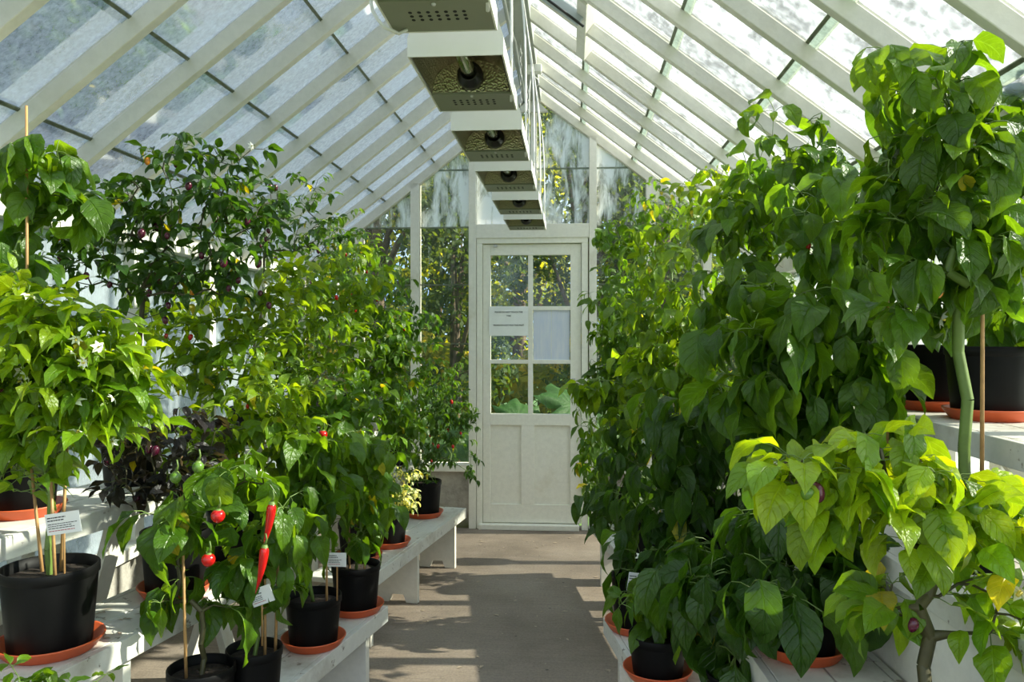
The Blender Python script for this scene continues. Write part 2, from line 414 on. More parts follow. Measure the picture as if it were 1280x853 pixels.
# gable: studs, rails, panes
def roof_under(x): return ZR - SL * abs(x - XC) - .055
yS = YG
def stud(px, w, zlo, name, zhi=None):
    x = at(px, 420, YG).x
    mb = MB(); z1 = roof_under(x) + .02 if zhi is None else zhi
    mb.box((x - w/2, YG - .03, zlo), (x + w/2, YG + .05, z1)); struct(mb, name, M['paint'], bevel=.003); return x
sx = [XL + .02, stud(449, .055, ZP + .02, 'gable_stud'), stud(519.5, .06, ZP + .02, 'gable_stud'), stud(591, .05, 0, 'gable_stud'),
      stud(741, .05, 0, 'gable_stud'), stud(813, .06, ZP + .02, 'gable_stud'), stud(883, .055, ZP + .02, 'gable_stud'), XR - .02]
ztr0, ztr1 = at(666, 298, YG).z, at(666, 280.5, YG).z
xm = stud(667, .04, ztr1, 'gable_stud')
mb = MB(); mb.box((sx[3] + .025, YG - .028, ztr0), (sx[4] - .025, YG + .05, ztr1)); struct(mb, 'trim_8', M['paint'], bevel=.003)
def gpane(xa, xb, z0, n, seed):
    """one glazed bay of the gable, with its horizontal laps; the upper sheets are misted"""
    laps = [at(600, py, YG).z for py in (505, 430, 356, 284, 212)]
    mb = MB(); zs = [z0] + [z for z in laps if z > z0 + .05]
    def top(x): return roof_under(x) + .01
    ztop = max(top(xa), top(xb), top(XC) if xa < XC < xb else 0)
    zs = [z for z in zs if z < ztop - .05] + [ztop]
    def clip(z0, z1):
        pts = []
        xs = [xa] + ([XC] if xa < XC < xb else []) + [xb]
        up = [(x, min(z1, top(x))) for x in xs]
        # add crossing points of the slope with z1
        ext = []
        for (xA, zA), (xB, zB) in zip(up, up[1:]):
            ext.append((xA, zA))
            tA, tB = top(xA), top(xB)
            if (tA - z1) * (tB - z1) < 0:
                x = xA + (xB - xA) * (z1 - tA) / (tB - tA); ext.append((x, z1))
        ext.append(up[-1])
        ext = [(x, z) for x, z in ext if z > z0 + 1e-4]
        if len(ext) < 1: return None
        x0, x1 = ext[0][0], ext[-1][0]
        if top(xa) < z0: x0 = xa + (xb - xa) * (z0 - top(xa)) / (top(xb) - top(xa)) if top(xb) != top(xa) else xa
        if top(xb) < z0: x1 = xb + (xa - xb) * (z0 - top(xb)) / (top(xa) - top(xb)) if top(xb) != top(xa) else xb
        poly = [(x0, z0)] + ([(x1, z0)]) + ext[::-1]
        out = []
        for p in poly:
            if not out or (abs(p[0]-out[-1][0]) + abs(p[1]-out[-1][1])) > 1e-4: out.append(p)
        return out if len(out) > 2 else None
    Mx = Matrix(((1,0,0,0), (0,0,-1,YG + .02), (0,1,0,0), (0,0,0,1)))
    zmist = at(600, 284, YG).z - .02
    for a, b in zip(zs, zs[1:]):
        poly = clip(a, b)
        if not poly: continue
        mb.prism(poly, 0, .004, Mx, 1 if a > zmist else 0)
        if a != z0:
            xw = [p[0] for p in poly if abs(p[1] - a) < 1e-3]
            if len(xw) > 1: mb.box((min(xw), YG + .010, a - .006), (max(xw), YG + .016, a + .006), 2)
    struct(mb, 'window_%d' % n, [M['gable_glass'], M['gable_glass_misted'], M['lap_light']])
gpane(sx[0], sx[1] - .027, ZP + .02, 40, 1); gpane(sx[1] + .027, sx[2] - .03, ZP + .02, 41, 2); gpane(sx[2] + .03, sx[3] - .025, ZP + .02, 42, 3)
gpane(sx[3] + .025, xm - .02, ztr1, 43, 4); gpane(xm + .02, sx[4] - .025, ztr1, 44, 5)
gpane(sx[4] + .025, sx[5] - .03, ZP + .02, 45, 6); gpane(sx[5] + .03, sx[6] - .027, ZP + .02, 46, 7); gpane(sx[6] + .027, sx[7], ZP + .02, 47, 8)
# apex gusset
mb = MB(); Mx = Matrix(((1,0,0,0), (0,0,-1,YG - .03), (0,1,0,0), (0,0,0,1)))
mb.prism([(XC - .11, ZR - .19), (XC + .11, ZR - .19), (XC, ZR - .08)], 0, .03, Mx); struct(mb, 'trim_9', M['paint'])

# door
def gx(px): return at(px, 420, YG).x
def gz(py): return at(666, py, YG).z
mb = MB()
mb.box((gx(596), YG - .02, 0), (gx(603), YG + .05, gz(304.5))); mb.box((gx(727), YG - .02, 0), (gx(735), YG + .05, gz(304.5)))
mb.box((gx(596), YG - .02, gz(304.5)), (gx(735), YG + .05, gz(297.5)))
struct(mb, 'trim_10', M['door_paint'], bevel=.003)
door = bpy.data.objects.new('door_1', None); link(door); door.location = (gx(665), YG, 0); door['kind'] = 'structure'
tag(door, 'cream panelled door with six panes at the far gable', 'door')
bpy.context.view_layer.update()
def dpart(mb, name, mat, parent=door, bevel=.002):
    for i, v in enumerate(mb.v): mb.v[i] = (v[0] - door.location.x, v[1] - door.location.y, v[2])
    return mb.build(name, mat, parent, bevel)
zb, zt = gz(654), gz(305.5)
mb = MB(); y0, y1 = YG + .0, YG + .04
mb.box((gx(603.5), y0, zb), (gx(613), y1, zt)); mb.box((gx(713), y0, zb), (gx(726.5), y1, zt))
mb.box((gx(613), y0, gz(319)), (gx(713), y1, zt)); mb.box((gx(613), y0, gz(532)), (gx(713), y1, gz(518)))
mb.box((gx(613), y0, zb), (gx(713), y1, gz(631))); mb.box((gx(651.5), y0, gz(631)), (gx(668), y1, gz(532)))
dpart(mb, 'frame', M['door_paint'])
mb = MB()
mb.box((gx(660), y0 + .004, gz(518)), (gx(666), y1 - .004, gz(319)))
for a, b in ((388, 383), (455, 450)):
    mb.box((gx(613), y0 + .004, gz(a)), (gx(660), y1 - .004, gz(b))); mb.box((gx(666), y0 + .004, gz(a)), (gx(713), y1 - .004, gz(b)))
dpart(mb, 'glazing_bars', M['door_paint'])
for a, b in ((613, 651.5), (668, 713)):
    mb = MB(); mb.box((gx(a), y0 + .014, gz(631)), (gx(b), y1 - .01, gz(532))); dpart(mb, 'panel', M['door_paint'])
for a, b in ((613, 660), (666, 713)):
    for c, d in ((383, 319), (450, 388), (518, 455)):
        mb = MB(); mb.box((gx(a), y0 + .018, gz(c)), (gx(b), y0 + .022, gz(d))); dpart(mb, 'pane', M['door_glass'], bevel=0)
mb = MB()
hx, hz = gx(717), gz(484)
mb.box((hx - .012, YG - .008, hz - .06), (hx + .012, YG + .0, hz + .06))
mb.tube([(hx, YG - .005, hz), (hx, YG - .045, hz)], .009, 8); mb.tube([(hx + .004, YG - .045, hz), (hx - .05, YG - .047, hz), (hx - .085, YG - .045, hz - .003)], .0085, 8)
h = dpart(mb, 'handle', M['steel']); h['label'] = 'silver lever handle'
mb = MB(); mb.box((gx(617), YG - .012, gz(309)), (gx(622), YG + .0, gz(305.5))); dpart(mb, 'catch', M['steel'])
mb = MB(); mb.box((gx(599), YG - .05, 0), (gx(724), YG + .05, gz(655))); struct(mb, 'trim_11', M['door_paint'], 'worn cream wooden door sill on concrete', 'door sill', bevel=.004)

# notices on the door
def text(body, size, loc, parent, mat, ax='CENTER'):
    c = bpy.data.curves.new('lettering', 'FONT'); c.body = body; c.size = size; c.align_x = ax; c.extrude = .0003; c.offset = .0002
    o = bpy.data.objects.new('lettering', c); c.materials.append(mat); link(o, parent)
    bpy.context.view_layer.update()
    me = bpy.data.meshes.new_from_object(o.evaluated_get(bpy.context.evaluated_depsgraph_get())); bpy.data.objects.remove(o)
    o = bpy.data.objects.new('lettering', me); link(o, parent)
    o.location = loc; o.rotation_euler = (PI/2, 0, 0); return o
xa, xb, za, zc = gx(611.5), gx(660.5), gz(420), gz(383.5)
n1 = empty('paper_notice', ((xa + xb)/2, YG - .004, za), 'white printed notice taped over the middle panes on the hinge side of the door', 'notice')
mb = MB(); mb.box((-(xb - xa)/2, -.001, 0), ((xb - xa)/2, 0, zc - za)); mb.build('sheet', M['paper'], n1)
hh = zc - za
text('PLEASE DO NOT TOUCH THE', .0142, (0, -.0022, hh*.79), n1, M['ink'])
text('TREE', .0142, (0, -.0022, hh*.66), n1, M['ink'])
text('PLEASE DO NOT PICK THE FRUIT', .0140, (0, -.0022, hh*.34), n1, M['ink'])
xa, xb, za, zc = gx(666.5), gx(712), gz(452), gz(388)
n2 = empty('paper_notice', ((xa + xb)/2, YG + .014, za), 'blank bluish backlit paper sheet filling one middle pane of the door', 'notice')
mb = MB(); mb.box((-(xb - xa)/2, -.001, 0), ((xb - xa)/2, .0, zc - za)); mb.build('sheet', M['paper_back'], n2)
mb = MB(); mb.box((-.002, -.0022, .0), (.002, -.001, zc - za)); mb.build('fold_crease', M['paper'], n2)

# ------------------------------------------------------------------ benches
def bench(name, label, far, direction, length, depth, z, side, legs='panel', group=None):
    """slatted staging: origin at the front corner of the far end; u runs toward the camera, v toward the wall"""
    u = Vector((direction[0], direction[1], 0)).normalized()
    v = Vector((u.y, -u.x, 0))
    if v.x * side < 0: v = -v
    o = empty(name, (far[0], far[1], 0), label, 'bench', group)
    Mx = Matrix(((u.x, v.x, 0, 0), (u.y, v.y, 0, 0), (0, 0, 1, 0), (0, 0, 0, 1)))
    mb = MB(); nb = max(2, round(depth / .125)); w = depth / nb
    for i in range(nb): mb.box((0, i*w + .001, z - .022), (length, (i+1)*w - .003, z), M=Mx)
    mb.build('top_board', M['bench_paint'], o, .002)
    mb = MB(); mb.box((0, -.02, z - .058), (length, -.0005, z), M=Mx); mb.build('fascia', M['bench_paint'], o, .002)
    mb = MB(); mb.box((0.0, depth, z - .058), (length, depth + .018, z), M=Mx); mb.build('back_rail', M['bench_paint'], o)
    zt = z - .0225
    if legs == 'panel':
        for t in (.10, length - .14, length * .5):
            mb = MB(); poly = [(.015, 0), (.105, 0), (.112, .028), (.13, .05), (depth - .13, .05), (depth - .112, .028), (depth - .105, 0), (depth - .01, 0), (depth - .01, zt), (.015, zt)]
            if depth < .26: poly = [(.01, 0), (.07, 0), (.085, .04), (depth - .085, .04), (depth - .07, 0), (depth - .01, 0), (depth - .01, zt), (.01, zt)]
            P = Mx @ Matrix(((0, 0, 1, t), (1, 0, 0, 0), (0, 1, 0, 0), (0, 0, 0, 1)))
            mb.prism(poly, 0, .028, P); mb.build('leg', M['paint'], o, .002)
    elif legs == 'bracket':
        for t in (.10, length - .12, length*.5):
            P = Mx @ Matrix(((0, 0, 1, t), (1, 0, 0, 0), (0, 1, 0, 0), (0, 0, 0, 1)))
            mb = MB(); mb.prism([(depth*.25, zt), (depth, zt), (depth, zt - .2), (depth - .03, zt - .2)], 0, .025, P); mb.build('bracket', M['paint'], o)
    else:
        for t in (.12, length - .2, length*.36):
            for a, b in ((.02, depth - .03), (depth - .03, .02)):
                mb = MB(); p = Mx @ Vector((t + (.03 if a < b else 0), a, 0)); q = Mx @ Vector((t + (.03 if a < b else 0), b, zt)); mb.bar(p, q, .028, .06, (u.x, u.y, 0.01)); mb.build('trestle_leg', M['paint'], o)
    if legs == 'riser':
        mb = MB(); mb.box((.02, .004, z - .30), (length - .02, .022, z - .024), M=Mx); mb.build('front_panel', M['paint'], o)
    return o
G = 'white staging benches'
lfar = onz(578.8, 635, .32); ld = (-.16, -1.0)
lnear = onz(479, 757, .32); nd_ = (-.18, -1.0)
bench('plant_bench', 'low white bench whose far end stands beside the door, three saucers along its front', lfar, ld, 1.42, .23, .32, -1, 'panel', G)
bench('plant_bench', 'low white bench near the camera on the trestle side, with black pots on red saucers', lnear, nd_, 1.75, .215, .32, -1, 'panel', G)
bench('plant_bench', 'second step white bench behind the far low bench, buried in foliage', (lfar.x - .25, lfar.y + .15, 0), ld, 1.5, .24, .57, -1, 'panel', G)
bench('plant_bench', 'littered white bench carrying the biggest black pot on an orange saucer', (lnear.x - .235, lnear.y + .02, 0), nd_, 2.0, .23, .57, -1, 'panel', G)
bench('plant_bench', 'top white shelf on crossed trestle legs above the biggest black pot', (lnear.x - .485, lnear.y + .1, 0), nd_, 2.1, .30, .83, -1, 'trestle', G)
bench('plant_bench', 'top white shelf at the far end under the tall dark leafy plants', (lfar.x - .51, lfar.y + .3, 0), ld, 1.6, .32, .83, -1, 'trestle', G)
rfar = onz(743, 651, .32); rd = (.17, -1.0); rnear = onz(761, 772, .32)
bench('plant_bench', 'low white bench end near the door, under drooping dark leaves beside the path', rfar, rd, 1.35, .24, .32, 1, 'panel', G)
bench('plant_bench', 'low white bench with a red saucer close to the sun patches on the path', rnear, rd, 1.5, .23, .32, 1, 'panel', G)
bench('plant_bench', 'second step white bench hidden behind the long drooping chilli leaves', (rfar.x + .26, rfar.y + .1, 0), rd, 1.4, .24, .57, 1, 'panel', G)
bench('plant_bench', 'weathered white bench with two orange saucers beneath the dark spotted leaves', (rnear.x + .25, rnear.y, 0), (.06, -1), 1.75, .255, .57, 1, 'panel', G)
bench('plant_bench', 'top shelf of the far sunny side, holding the tallest far plants', (rfar.x + .52, rfar.y + .1, 0), rd, 1.45, .28, .83, 1, 'trestle', G)
bench('plant_bench', 'white shelf with a plain white front panel behind the forked dark trunk', (rnear.x + .535, rnear.y + .05, 0), (.05, -1), 1.9, .24, .83, 1, 'riser', G)
bench('window_shelf', 'high white shelf against the glazing with black pots on orange saucers', (XR - .385, 2.75, 0), (.0, -1), 1.3, .275, 1.10, 1, 'bracket', G)

# ------------------------------------------------------------------ plants
rng = np.random.default_rng(7)
def blades(P, az, L, W, e0, bend, roll, fold, ns=6, nt=4, power=(.62, 1.15)):
    """leaf blades as curved, folded, pointed ovate surfaces: returns verts, quads, uv"""
    n = len(P); s = np.linspace(0, 1, ns + 1); t = np.linspace(-1, 1, nt + 1)
    w = (np.clip(s, 0, 1)**power[0]) * ((1 - s)**power[1]); w = w / w.max(); w[0] = .06; w[-1] = 0.015
    th = e0[:, None] - bend[:, None] * s[None, :]
    h = np.stack([np.cos(az), np.sin(az), np.zeros(n)], 1); b0 = np.stack([-np.sin(az), np.cos(az), np.zeros(n)], 1); zz = np.array([0, 0, 1.0])
    T = np.cos(th)[..., None]*h[:, None] + np.sin(th)[..., None]*zz
    Nn = -np.sin(th)[..., None]*h[:, None] + np.cos(th)[..., None]*zz
    rl = roll[:, None] + .35*s[None, :]*np.sign(roll)[:, None]
    B = np.cos(rl)[..., None]*b0[:, None] + np.sin(rl)[..., None]*Nn
    N2 = -np.sin(rl)[..., None]*b0[:, None] + np.cos(rl)[..., None]*Nn
    step = (L / ns)[:, None, None] * (T[:, :-1] + T[:, 1:]) / 2
    C = np.concatenate([np.zeros((n, 1, 3)), np.cumsum(step, 1)], 1) + P[:, None]
    ww = W[:, None] * w[None]                                      # half width
    prof = fold[:, None]*np.abs(t)[None] - .28*(t**2)[None]
    wav = 0.20*np.sin(s[None, :, None]*11 + az[:, None, None]*7 + t[None, None]*1.4) * np.abs(t)[None, None]
    V = C[:, :, None] + B[:, :, None]*(ww[:, :, None]*t)[..., None] + N2[:, :, None]*(ww[:, :, None]*(prof[:, None] + wav))[..., None]
    V = V.reshape(-1, 3)
    i, j = np.meshgrid(np.arange(ns), np.arange(nt), indexing='ij')
    q = np.stack([i*(nt+1)+j, (i+1)*(nt+1)+j, (i+1)*(nt+1)+j+1, i*(nt+1)+j+1], -1).reshape(-1, 4)
    nv = (ns+1)*(nt+1)
    Q = (q[None] + (np.arange(n)*nv)[:, None, None]).reshape(-1, 4)
    uv = np.stack(np.meshgrid(s, (t + 1)/2, indexing='ij'), -1).reshape(-1, 2)
    return V, Q, np.tile(uv, (n, 1)), nv
def mesh_np(name, V, Q, uv, colr, mat, parent):
    me = bpy.data.meshes.new(name)
    me.vertices.add(len(V)); me.vertices.foreach_set('co', V.astype(np.float32).ravel())
    me.loops.add(Q.size); me.loops.foreach_set('vertex_index', Q.astype(np.int32).ravel())
    k = Q.shape[1]
    me.polygons.add(len(Q)); me.polygons.foreach_set('loop_start', np.arange(len(Q), dtype=np.int32)*k)
    me.polygons.foreach_set('use_smooth', np.ones(len(Q), bool))
    me.update(calc_edges=True)
    ul = me.uv_layers.new(name='UVMap'); ul.data.foreach_set('uv', uv[Q.ravel()].astype(np.float32).ravel())
    ca = me.color_attributes.new('tint', 'FLOAT_COLOR', 'POINT')
    ca.data.foreach_set('color', np.concatenate([colr, np.ones((len(colr), 1))], 1).astype(np.float32).ravel())
    me.materials.append(mat); me.validate()
    o = bpy.data.objects.new(name, me); link(o, parent); return o

# shared meshes for fruit and flowers
def tmpl(mb, name, mats):
    o = mb.build(name, mats); me = o.data; bpy.data.objects.remove(o); return me
def chili_mesh(mat, L, r, curve):
    mb = MB(); pts = []; rs = []
    for i in range(11):
        s = i/10; pts.append((curve*s*s*L, 0, -s*L)); rs.append(r*max(.06, (math.sin(min(1, s*5+.25)*PI/2))*(1 - s**1.6)))
    mb.tube(pts, rs, 10); return tmpl(mb, 'fruit', mat)
def ball_mesh(mat, r, el=1.0):
    mb = MB(); mb.lathe([(max(.0004, r*math.sin(PI*i/9)*(1 + .08*math.cos(PI*i/9))), -r*el + r*el*math.cos(PI*i/9)) for i in range(10)], 14); return tmpl(mb, 'fruit', mat)
def stalk_mesh():
    mb = MB(); mb.tube([(0, 0, .03), (.004, 0, .015), (0, 0, .002)], [.002, .002, .004], 6); mb.lathe([(.0005, .003), (.006, .001), (.009, -.005)], 10); return tmpl(mb, 'stalk', M['stem'])
def flower_mesh():
    mb = MB()
    for k in range(6):
        a = 2*PI*k/6; c, s = math.cos(a), math.sin(a)
        def rt(x, y, z): return (c*x - s*y, s*x + c*y, z)
        mb.add([rt(.001, 0, 0), rt(.008, -.0045, -.001), rt(.017, 0, -.006), rt(.008, .0045, -.001)], [(0, 1, 2, 3)], 0)
    mb.tube([(0, 0, .0), (0, 0, -.007)], [.0028, .002], 6, m=1); mb.tube([(0, 0, .001), (.001, 0, .014)], [.0015, .001], 5, m=2)
    return tmpl(mb, 'flower', [M['petal'], M['anther'], M['stem']])
FR = {'round_red': ball_mesh(M['red'], .0165, 1.0), 'long_red': chili_mesh(M['red'], .125, .0125, -.12), 'small_red': ball_mesh(M['red'], .0085, 1.5),
      'purple': ball_mesh(M['purple'], .0125, 1.35), 'green': ball_mesh(M['greenfruit'], .014, 1.05), 'orange': ball_mesh(M['orange'], .010, 1.6), 'long_green': chili_mesh(M['greenfruit'], .10, .011, .1)}
STALK = stalk_mesh(); FLOWER = flower_mesh()
POTS = {}
def pot_mesh(r, h):
    k = (round(r, 3), round(h, 3))
    if k not in POTS:
        mb = MB(); b = r*.84
        mb.lathe([(.001, 0), (b*.97, 0), (b, .006), (r*.965, h - .026), (r*.965, h - .025), (r*1.0, h - .022), (r*1.0, h - .002), (r*.985, h), (r*.95, h - .001), (r*.94, h - .03), (r*.80, .012), (.001, .012)], 32)
        pm = tmpl(mb, 'pot', M['pot'])
        mb = MB(); rr = random.Random(3); pr = [(.0008, h - .021)] + [(r*.945*i/6, h - .024 + rr.uniform(-.004, .005)) for i in range(1, 6)] + [(r*.943, h - .028)]
        mb.lathe(pr, 24); sm = tmpl(mb, 'soil', M['soil'])
        POTS[k] = (pm, sm)
    return POTS[k]
SAUC = {}
def saucer(p, r, label):
    k = round(r, 3)
    if k not in SAUC:
        mb = MB(); mb.lathe([(.001, 0), (r*.82, 0), (r*.85, .003), (r*1.0, .026), (r*1.015, .028), (r*1.01, .031), (r*.97, .030), (r*.84, .008), (.001, .007)], 36)
        SAUC[k] = tmpl(mb, 'saucer', M['terracotta'])
    o = bpy.data.objects.new('plant_saucer', SAUC[k]); o.location = p; link(o)
    return tag(o, label, 'saucer', 'orange plastic saucers under the pots')

GREENS = {  # base leaf tissue, young tip tissue; sunlit tone put into the yellow pair
    'mid': ((.048, .125, .008), (.16, .28, .012)), 'dark': ((.028, .082, .008), (.070, .155, .010)),
    'lime': ((.080, .175, .008), (.26, .36, .012)), 'yellow': ((.085, .20, .008), (.31, .42, .014)),
    'violet': ((.020, .022, .018), (.060, .045, .060)), 'soft': ((.075, .15, .030), (.17, .27, .05)), 'varie': ((.07, .14, .03), (.22, .28, .08))}

def plant(label, base, crowns, nleaf, L=.09, wr=.5, hue='mid', pot=(.1, .18), droop=.5, fruit=(), flowers=0, canes=(), seed=0, sauc=None, fine=True,
          variegated=False, trunk=.006, name='pepper_plant', young=.35, dark_stem=False, power=(.62, 1.15), spread=.45, stemtop=None, whorl=4):
    rg = np.random.default_rng(1000 + seed); rr = random.Random(seed)
    nleaf = int(nleaf*1.7); L = L*.82
    bx, by, bz = base
    if sauc:
        saucer((bx, by, bz), sauc[0], sauc[1]); bz = bz + .008
    root = empty(name, (bx, by, bz), label, 'plant', 'potted pepper plants')
    ph = 0
    if pot:
        pm, sm = pot_mesh(*pot); ph = pot[1]
        for nm, me in (('pot', pm), ('soil', sm)):
            o = bpy.data.objects.new(nm, me); link(o, root)
    B = np.array([0, 0, max(0, ph - .03)]); off = np.array([bx, by, bz])
    C = [(np.array(c) - off, np.array(r)) for c, r in crowns]
    vol = np.array([r[0]*r[2] for c, r in C]); vol = vol / vol.sum()
    ntip = max(6, int(nleaf / (whorl + .8)))
    tips = []
    for (c, r), f in zip(C, vol):
        k = max(3, int(round(ntip*f)))
        d = rg.normal(size=(k, 3)); d /= np.linalg.norm(d, axis=1)[:, None]
        rad = rg.random(k)**(1/2.2)*np.where(rg.random(k) < .14, 1.28, 1.0)
        q = c + d*rad[:, None]*r; up = rg.random(k) < .12; q[up, 2] += r[2]*.35*rg.random(up.sum()); tips.append(q)
    tips = np.concatenate(tips); ok = tips[:, 2] > B[2] + .03; tips = tips[ok]
    zmin = max(B[2] + .05, np.quantile(tips[:, 2], .12))
    cm = tips.mean(0)
    # trunk
    nodes = [B]; par = [-1]
    top = np.array([cm[0]*.35, cm[1]*.35, B[2] + (zmin - B[2])*.85 + .01])
    for i in range(1, 5):
        q = B + (top - B)*(i/4) + np.append(rg.normal(0, .006, 2), 0); nodes.append(q); par.append(len(nodes) - 2)
    order = np.argsort(np.linalg.norm(tips - top, axis=1))
    leaf_nodes = []
    for ti in order:
        p = tips[ti]; A = np.array(nodes[3:]); dv = p - A
        dist = np.linalg.norm(dv, axis=1) + np.where(dv[:, 2] < 0, -dv[:, 2]*1.6, 0)
        j = int(np.argmin(dist)) + 3; a = nodes[j]
        seg = p - a; ln = np.linalg.norm(seg)
        k = 2 if ln < .12 else 3 if ln < .25 else 4
        prev = j
        for i in range(1, k + 1):
            s = i/k; q = a + seg*s + np.array([0, 0, .12*ln*math.sin(PI*s)]) + (rg.normal(0, .05*ln, 3) if i < k else 0)
            nodes.append(q); par.append(prev); prev = len(nodes) - 1
            leaf_nodes.append((prev, i == k))
    nodes = np.array(nodes); par = np.array(par); cnt = np.ones(len(nodes))
    for i in range(len(nodes) - 1, 0, -1): cnt[par[i]] += cnt[i]
    rad = trunk * np.clip((cnt/cnt[0])**.42, .16, 1)
    smb = MB()
    for i in range(1, len(nodes)):
        a, b = nodes[par[i]], nodes[i]
        smb.tube([a, b], [rad[par[i]] if par[i] < 5 else min(rad[par[i]], rad[i]*1.25), rad[i]], 6 if rad[i] > .003 else 4, caps=False)
    # leaves
    P, AZ, YO = [], [], []
    zhi = tips[:, 2].max(); zlo = tips[:, 2].min()
    for ni, is_tip in leaf_nodes:
        m = whorl if is_tip else (1 if rr.random() < .8 else 0)
        p = nodes[ni]; a0 = rr.random()*6.283
        out = p - cm; outaz = math.atan2(out[1], out[0])
        for q in range(m):
            az = a0 + q*2.4 + rr.uniform(-.4, .4)
            if rr.random() < spread: az = outaz + rr.gauss(0, .9)
            P.append(p); AZ.append(az); YO.append(max(0, min(1, (p[2]-zlo)/(zhi-zlo+1e-6)))*.75 + (.25 if q >= whorl-1 and is_tip else 0))
    n = len(P); P = np.array(P); AZ = np.array(AZ); YO = np.array(YO)
    LL = L*(.62 + .55*rg.random(n))*(1 - .22*YO*rg.random(n)); 
    small = rg.random(n) < .16; LL[small] *= .55
    WW = LL*wr*(.42 + .12*rg.random(n))
    pet = LL*(.22 + .25*rg.random(n)); pel = rg.normal(.15, .35, n)
    e0 = -droop + rg.normal(.25, .52, n); bend = .5 + .9*rg.random(n) + .3*droop
    roll = rg.normal(0, .42, n); fold = .32 + .35*rg.random(n)
    hdir = np.stack([np.cos(AZ)*np.cos(pel), np.sin(AZ)*np.cos(pel), np.sin(pel)], 1)
    P1 = P + hdir*pet[:, None]
    for i in range(n):
        mid = (P[i] + P1[i])/2 + np.array([0, 0, .1*pet[i]])
        smb.tube([P[i], mid, P1[i]], max(.0008, LL[i]*.012), 3, caps=False, m=1)
    stem = smb.build('stem', [M['stem_dark'] if dark_stem else M['stem'], M['stem']], root)
    ns, nt_ = (7, 4) if fine else (5, 2)
    V, Q, uv, nv = blades(P1, AZ, LL, WW, e0, bend, roll, fold, ns, nt_, power)
    ca, cb = np.array(GREENS[hue][0]), np.array(GREENS[hue][1])
    k = np.clip(young*(YO**1.3)*1.6*rg.random(n) + .25*rg.random(n)**2 + .35*small, 0, 1)[:, None]
    colr = (ca*(1-k) + cb*k)*(.8 + .4*rg.random(n))[:, None]
    yl = rg.random(n) < (.012 if L < .1 else .006); colr[yl] = np.array((.36, .34, .02))*(.7 + .5*rg.random(yl.sum()))[:, None]
    mesh_np('foliage', V, Q, uv, np.repeat(colr, nv, 0), M['leaf_var'] if variegated else M['leaf'], root)
    # fruit hanging from the nodes, on the outside of the crown
    lf = [i for i, t in leaf_nodes]
    for kind, num in fruit:
        if isinstance(num, int): spots = [nodes[rr.choice(lf)] + np.array([rr.uniform(-.03, .03), rr.uniform(-.05, 0), -.03]) for _ in range(num)]
        else: spots = [np.array(num) - off]
        for p in spots:
            o = bpy.data.objects.new('fruit', FR[kind]); link(o, root); o.location = p; o.rotation_euler = (rr.uniform(-.3, .3), rr.uniform(-.3, .3), rr.random()*6)
            s = rr.uniform(.65, 1.05); o.scale = (s, s, s)
            if not isinstance(num, int):
                o.scale = (1, 1, 1); o.rotation_euler = (.06, .10, 0); st = bpy.data.objects.new('stalk', STALK); link(st, o)
            o['label'] = {'round_red': 'shiny round red pepper', 'long_red': 'long hanging red chilli', 'small_red': 'tiny red chilli', 'purple': 'small dark purple pepper', 'green': 'unripe green pepper', 'orange': 'ripening orange pepper', 'long_green': 'unripe green chilli'}[kind]
    for _ in range(flowers):
        p = nodes[rr.choice(lf)] + np.array([rr.uniform(-.03, .03), rr.uniform(-.06, -.02), rr.uniform(-.02, .03)])
        o = bpy.data.objects.new('flower', FLOWER); link(o, root); o.location = p; o.rotation_euler = (rr.uniform(.3, 1.5), rr.uniform(-.6, .6), rr.random()*6)
        s = rr.uniform(.9, 1.5); o.scale = (s, s, s)
    for (dx, dy, hgt, lean) in canes:
        mb = MB(); z0 = max(0.02, ph - .06); mb.tube([(dx, dy, z0), (dx + lean*.5, dy, (z0 + hgt)/2), (dx + lean, dy, hgt)], [.0045, .004, .0035], 7); mb.build('cane', M['cane'], root)
    return root

def cr(px, py, rx, ry, Y, depth=.8):
    """a crown lobe from its centre and size as seen at distance Y"""
    c = at(px, py, Y); k = Y/F*1.0
    return (tuple(c), (rx*k, max(.06, min(rx, ry)*k*depth*1.15), ry*k))
exec_plants = []

# --- low step, trestle side (from the door towards the camera)
A = 'orange saucer under the black pot at the bench end beside the door'
Lz = .32
p = onz(530, 645, Lz)
plant('bushy dark pepper plant in a black pot at the bench end beside the door', p, [cr(540, 540, 40, 55, p.y), cr(555, 510, 35, 45, p.y), cr(520, 590, 28, 38, p.y), cr(578, 525, 22, 45, p.y), cr(588, 590, 12, 30, p.y), cr(548, 625, 34, 24, p.y - .08), cr(583, 632, 9, 15, p.y)], 760, .055, .42, 'dark', (.098, .19), .8, [('small_red', 10)], 0, (), 1, (.107, A), fine=False, young=.55)
p = onz(487, 682, Lz)
plant('green and white variegated pepper plant in the second pot from the door', p, [cr(505, 620, 24, 45, p.y), cr(480, 600, 30, 30, p.y)], 240, .055, .40, 'varie', (.085, .15), .6, (), 0, (), 2, (.10, 'orange saucer second from the door end of the low bench'), variegated=True, fine=False)
p = onz(448, 700, Lz)
plant('mid green pepper plant between the variegated plant and the black pot with a white card', p, [cr(462, 600, 38, 60, p.y), cr(440, 560, 45, 45, p.y)], 200, .085, .52, 'mid', (.09, .16), .75, (), 0, ((.02, .0, .5, .0),), 3, (.105, 'orange saucer mostly hidden behind the bench corner pots'))
p = onz(445, 764, Lz)
plant('pepper plant in the black pot on the outermost corner of the near low bench', p, [cr(450, 620, 42, 55, p.y), cr(455, 560, 40, 40, p.y), cr(445, 665, 34, 30, p.y)], 150, 0.12, .52, 'mid', (.088, .165), .95, [('round_red', at(404, 538, p.y - .1))], 0, ((-.03, .02, .3, .0), (.04, -.03, .2, 0)), 4, (.10, 'orange saucer at the outermost corner of the near low bench'))
p = onz(392, 806, Lz)
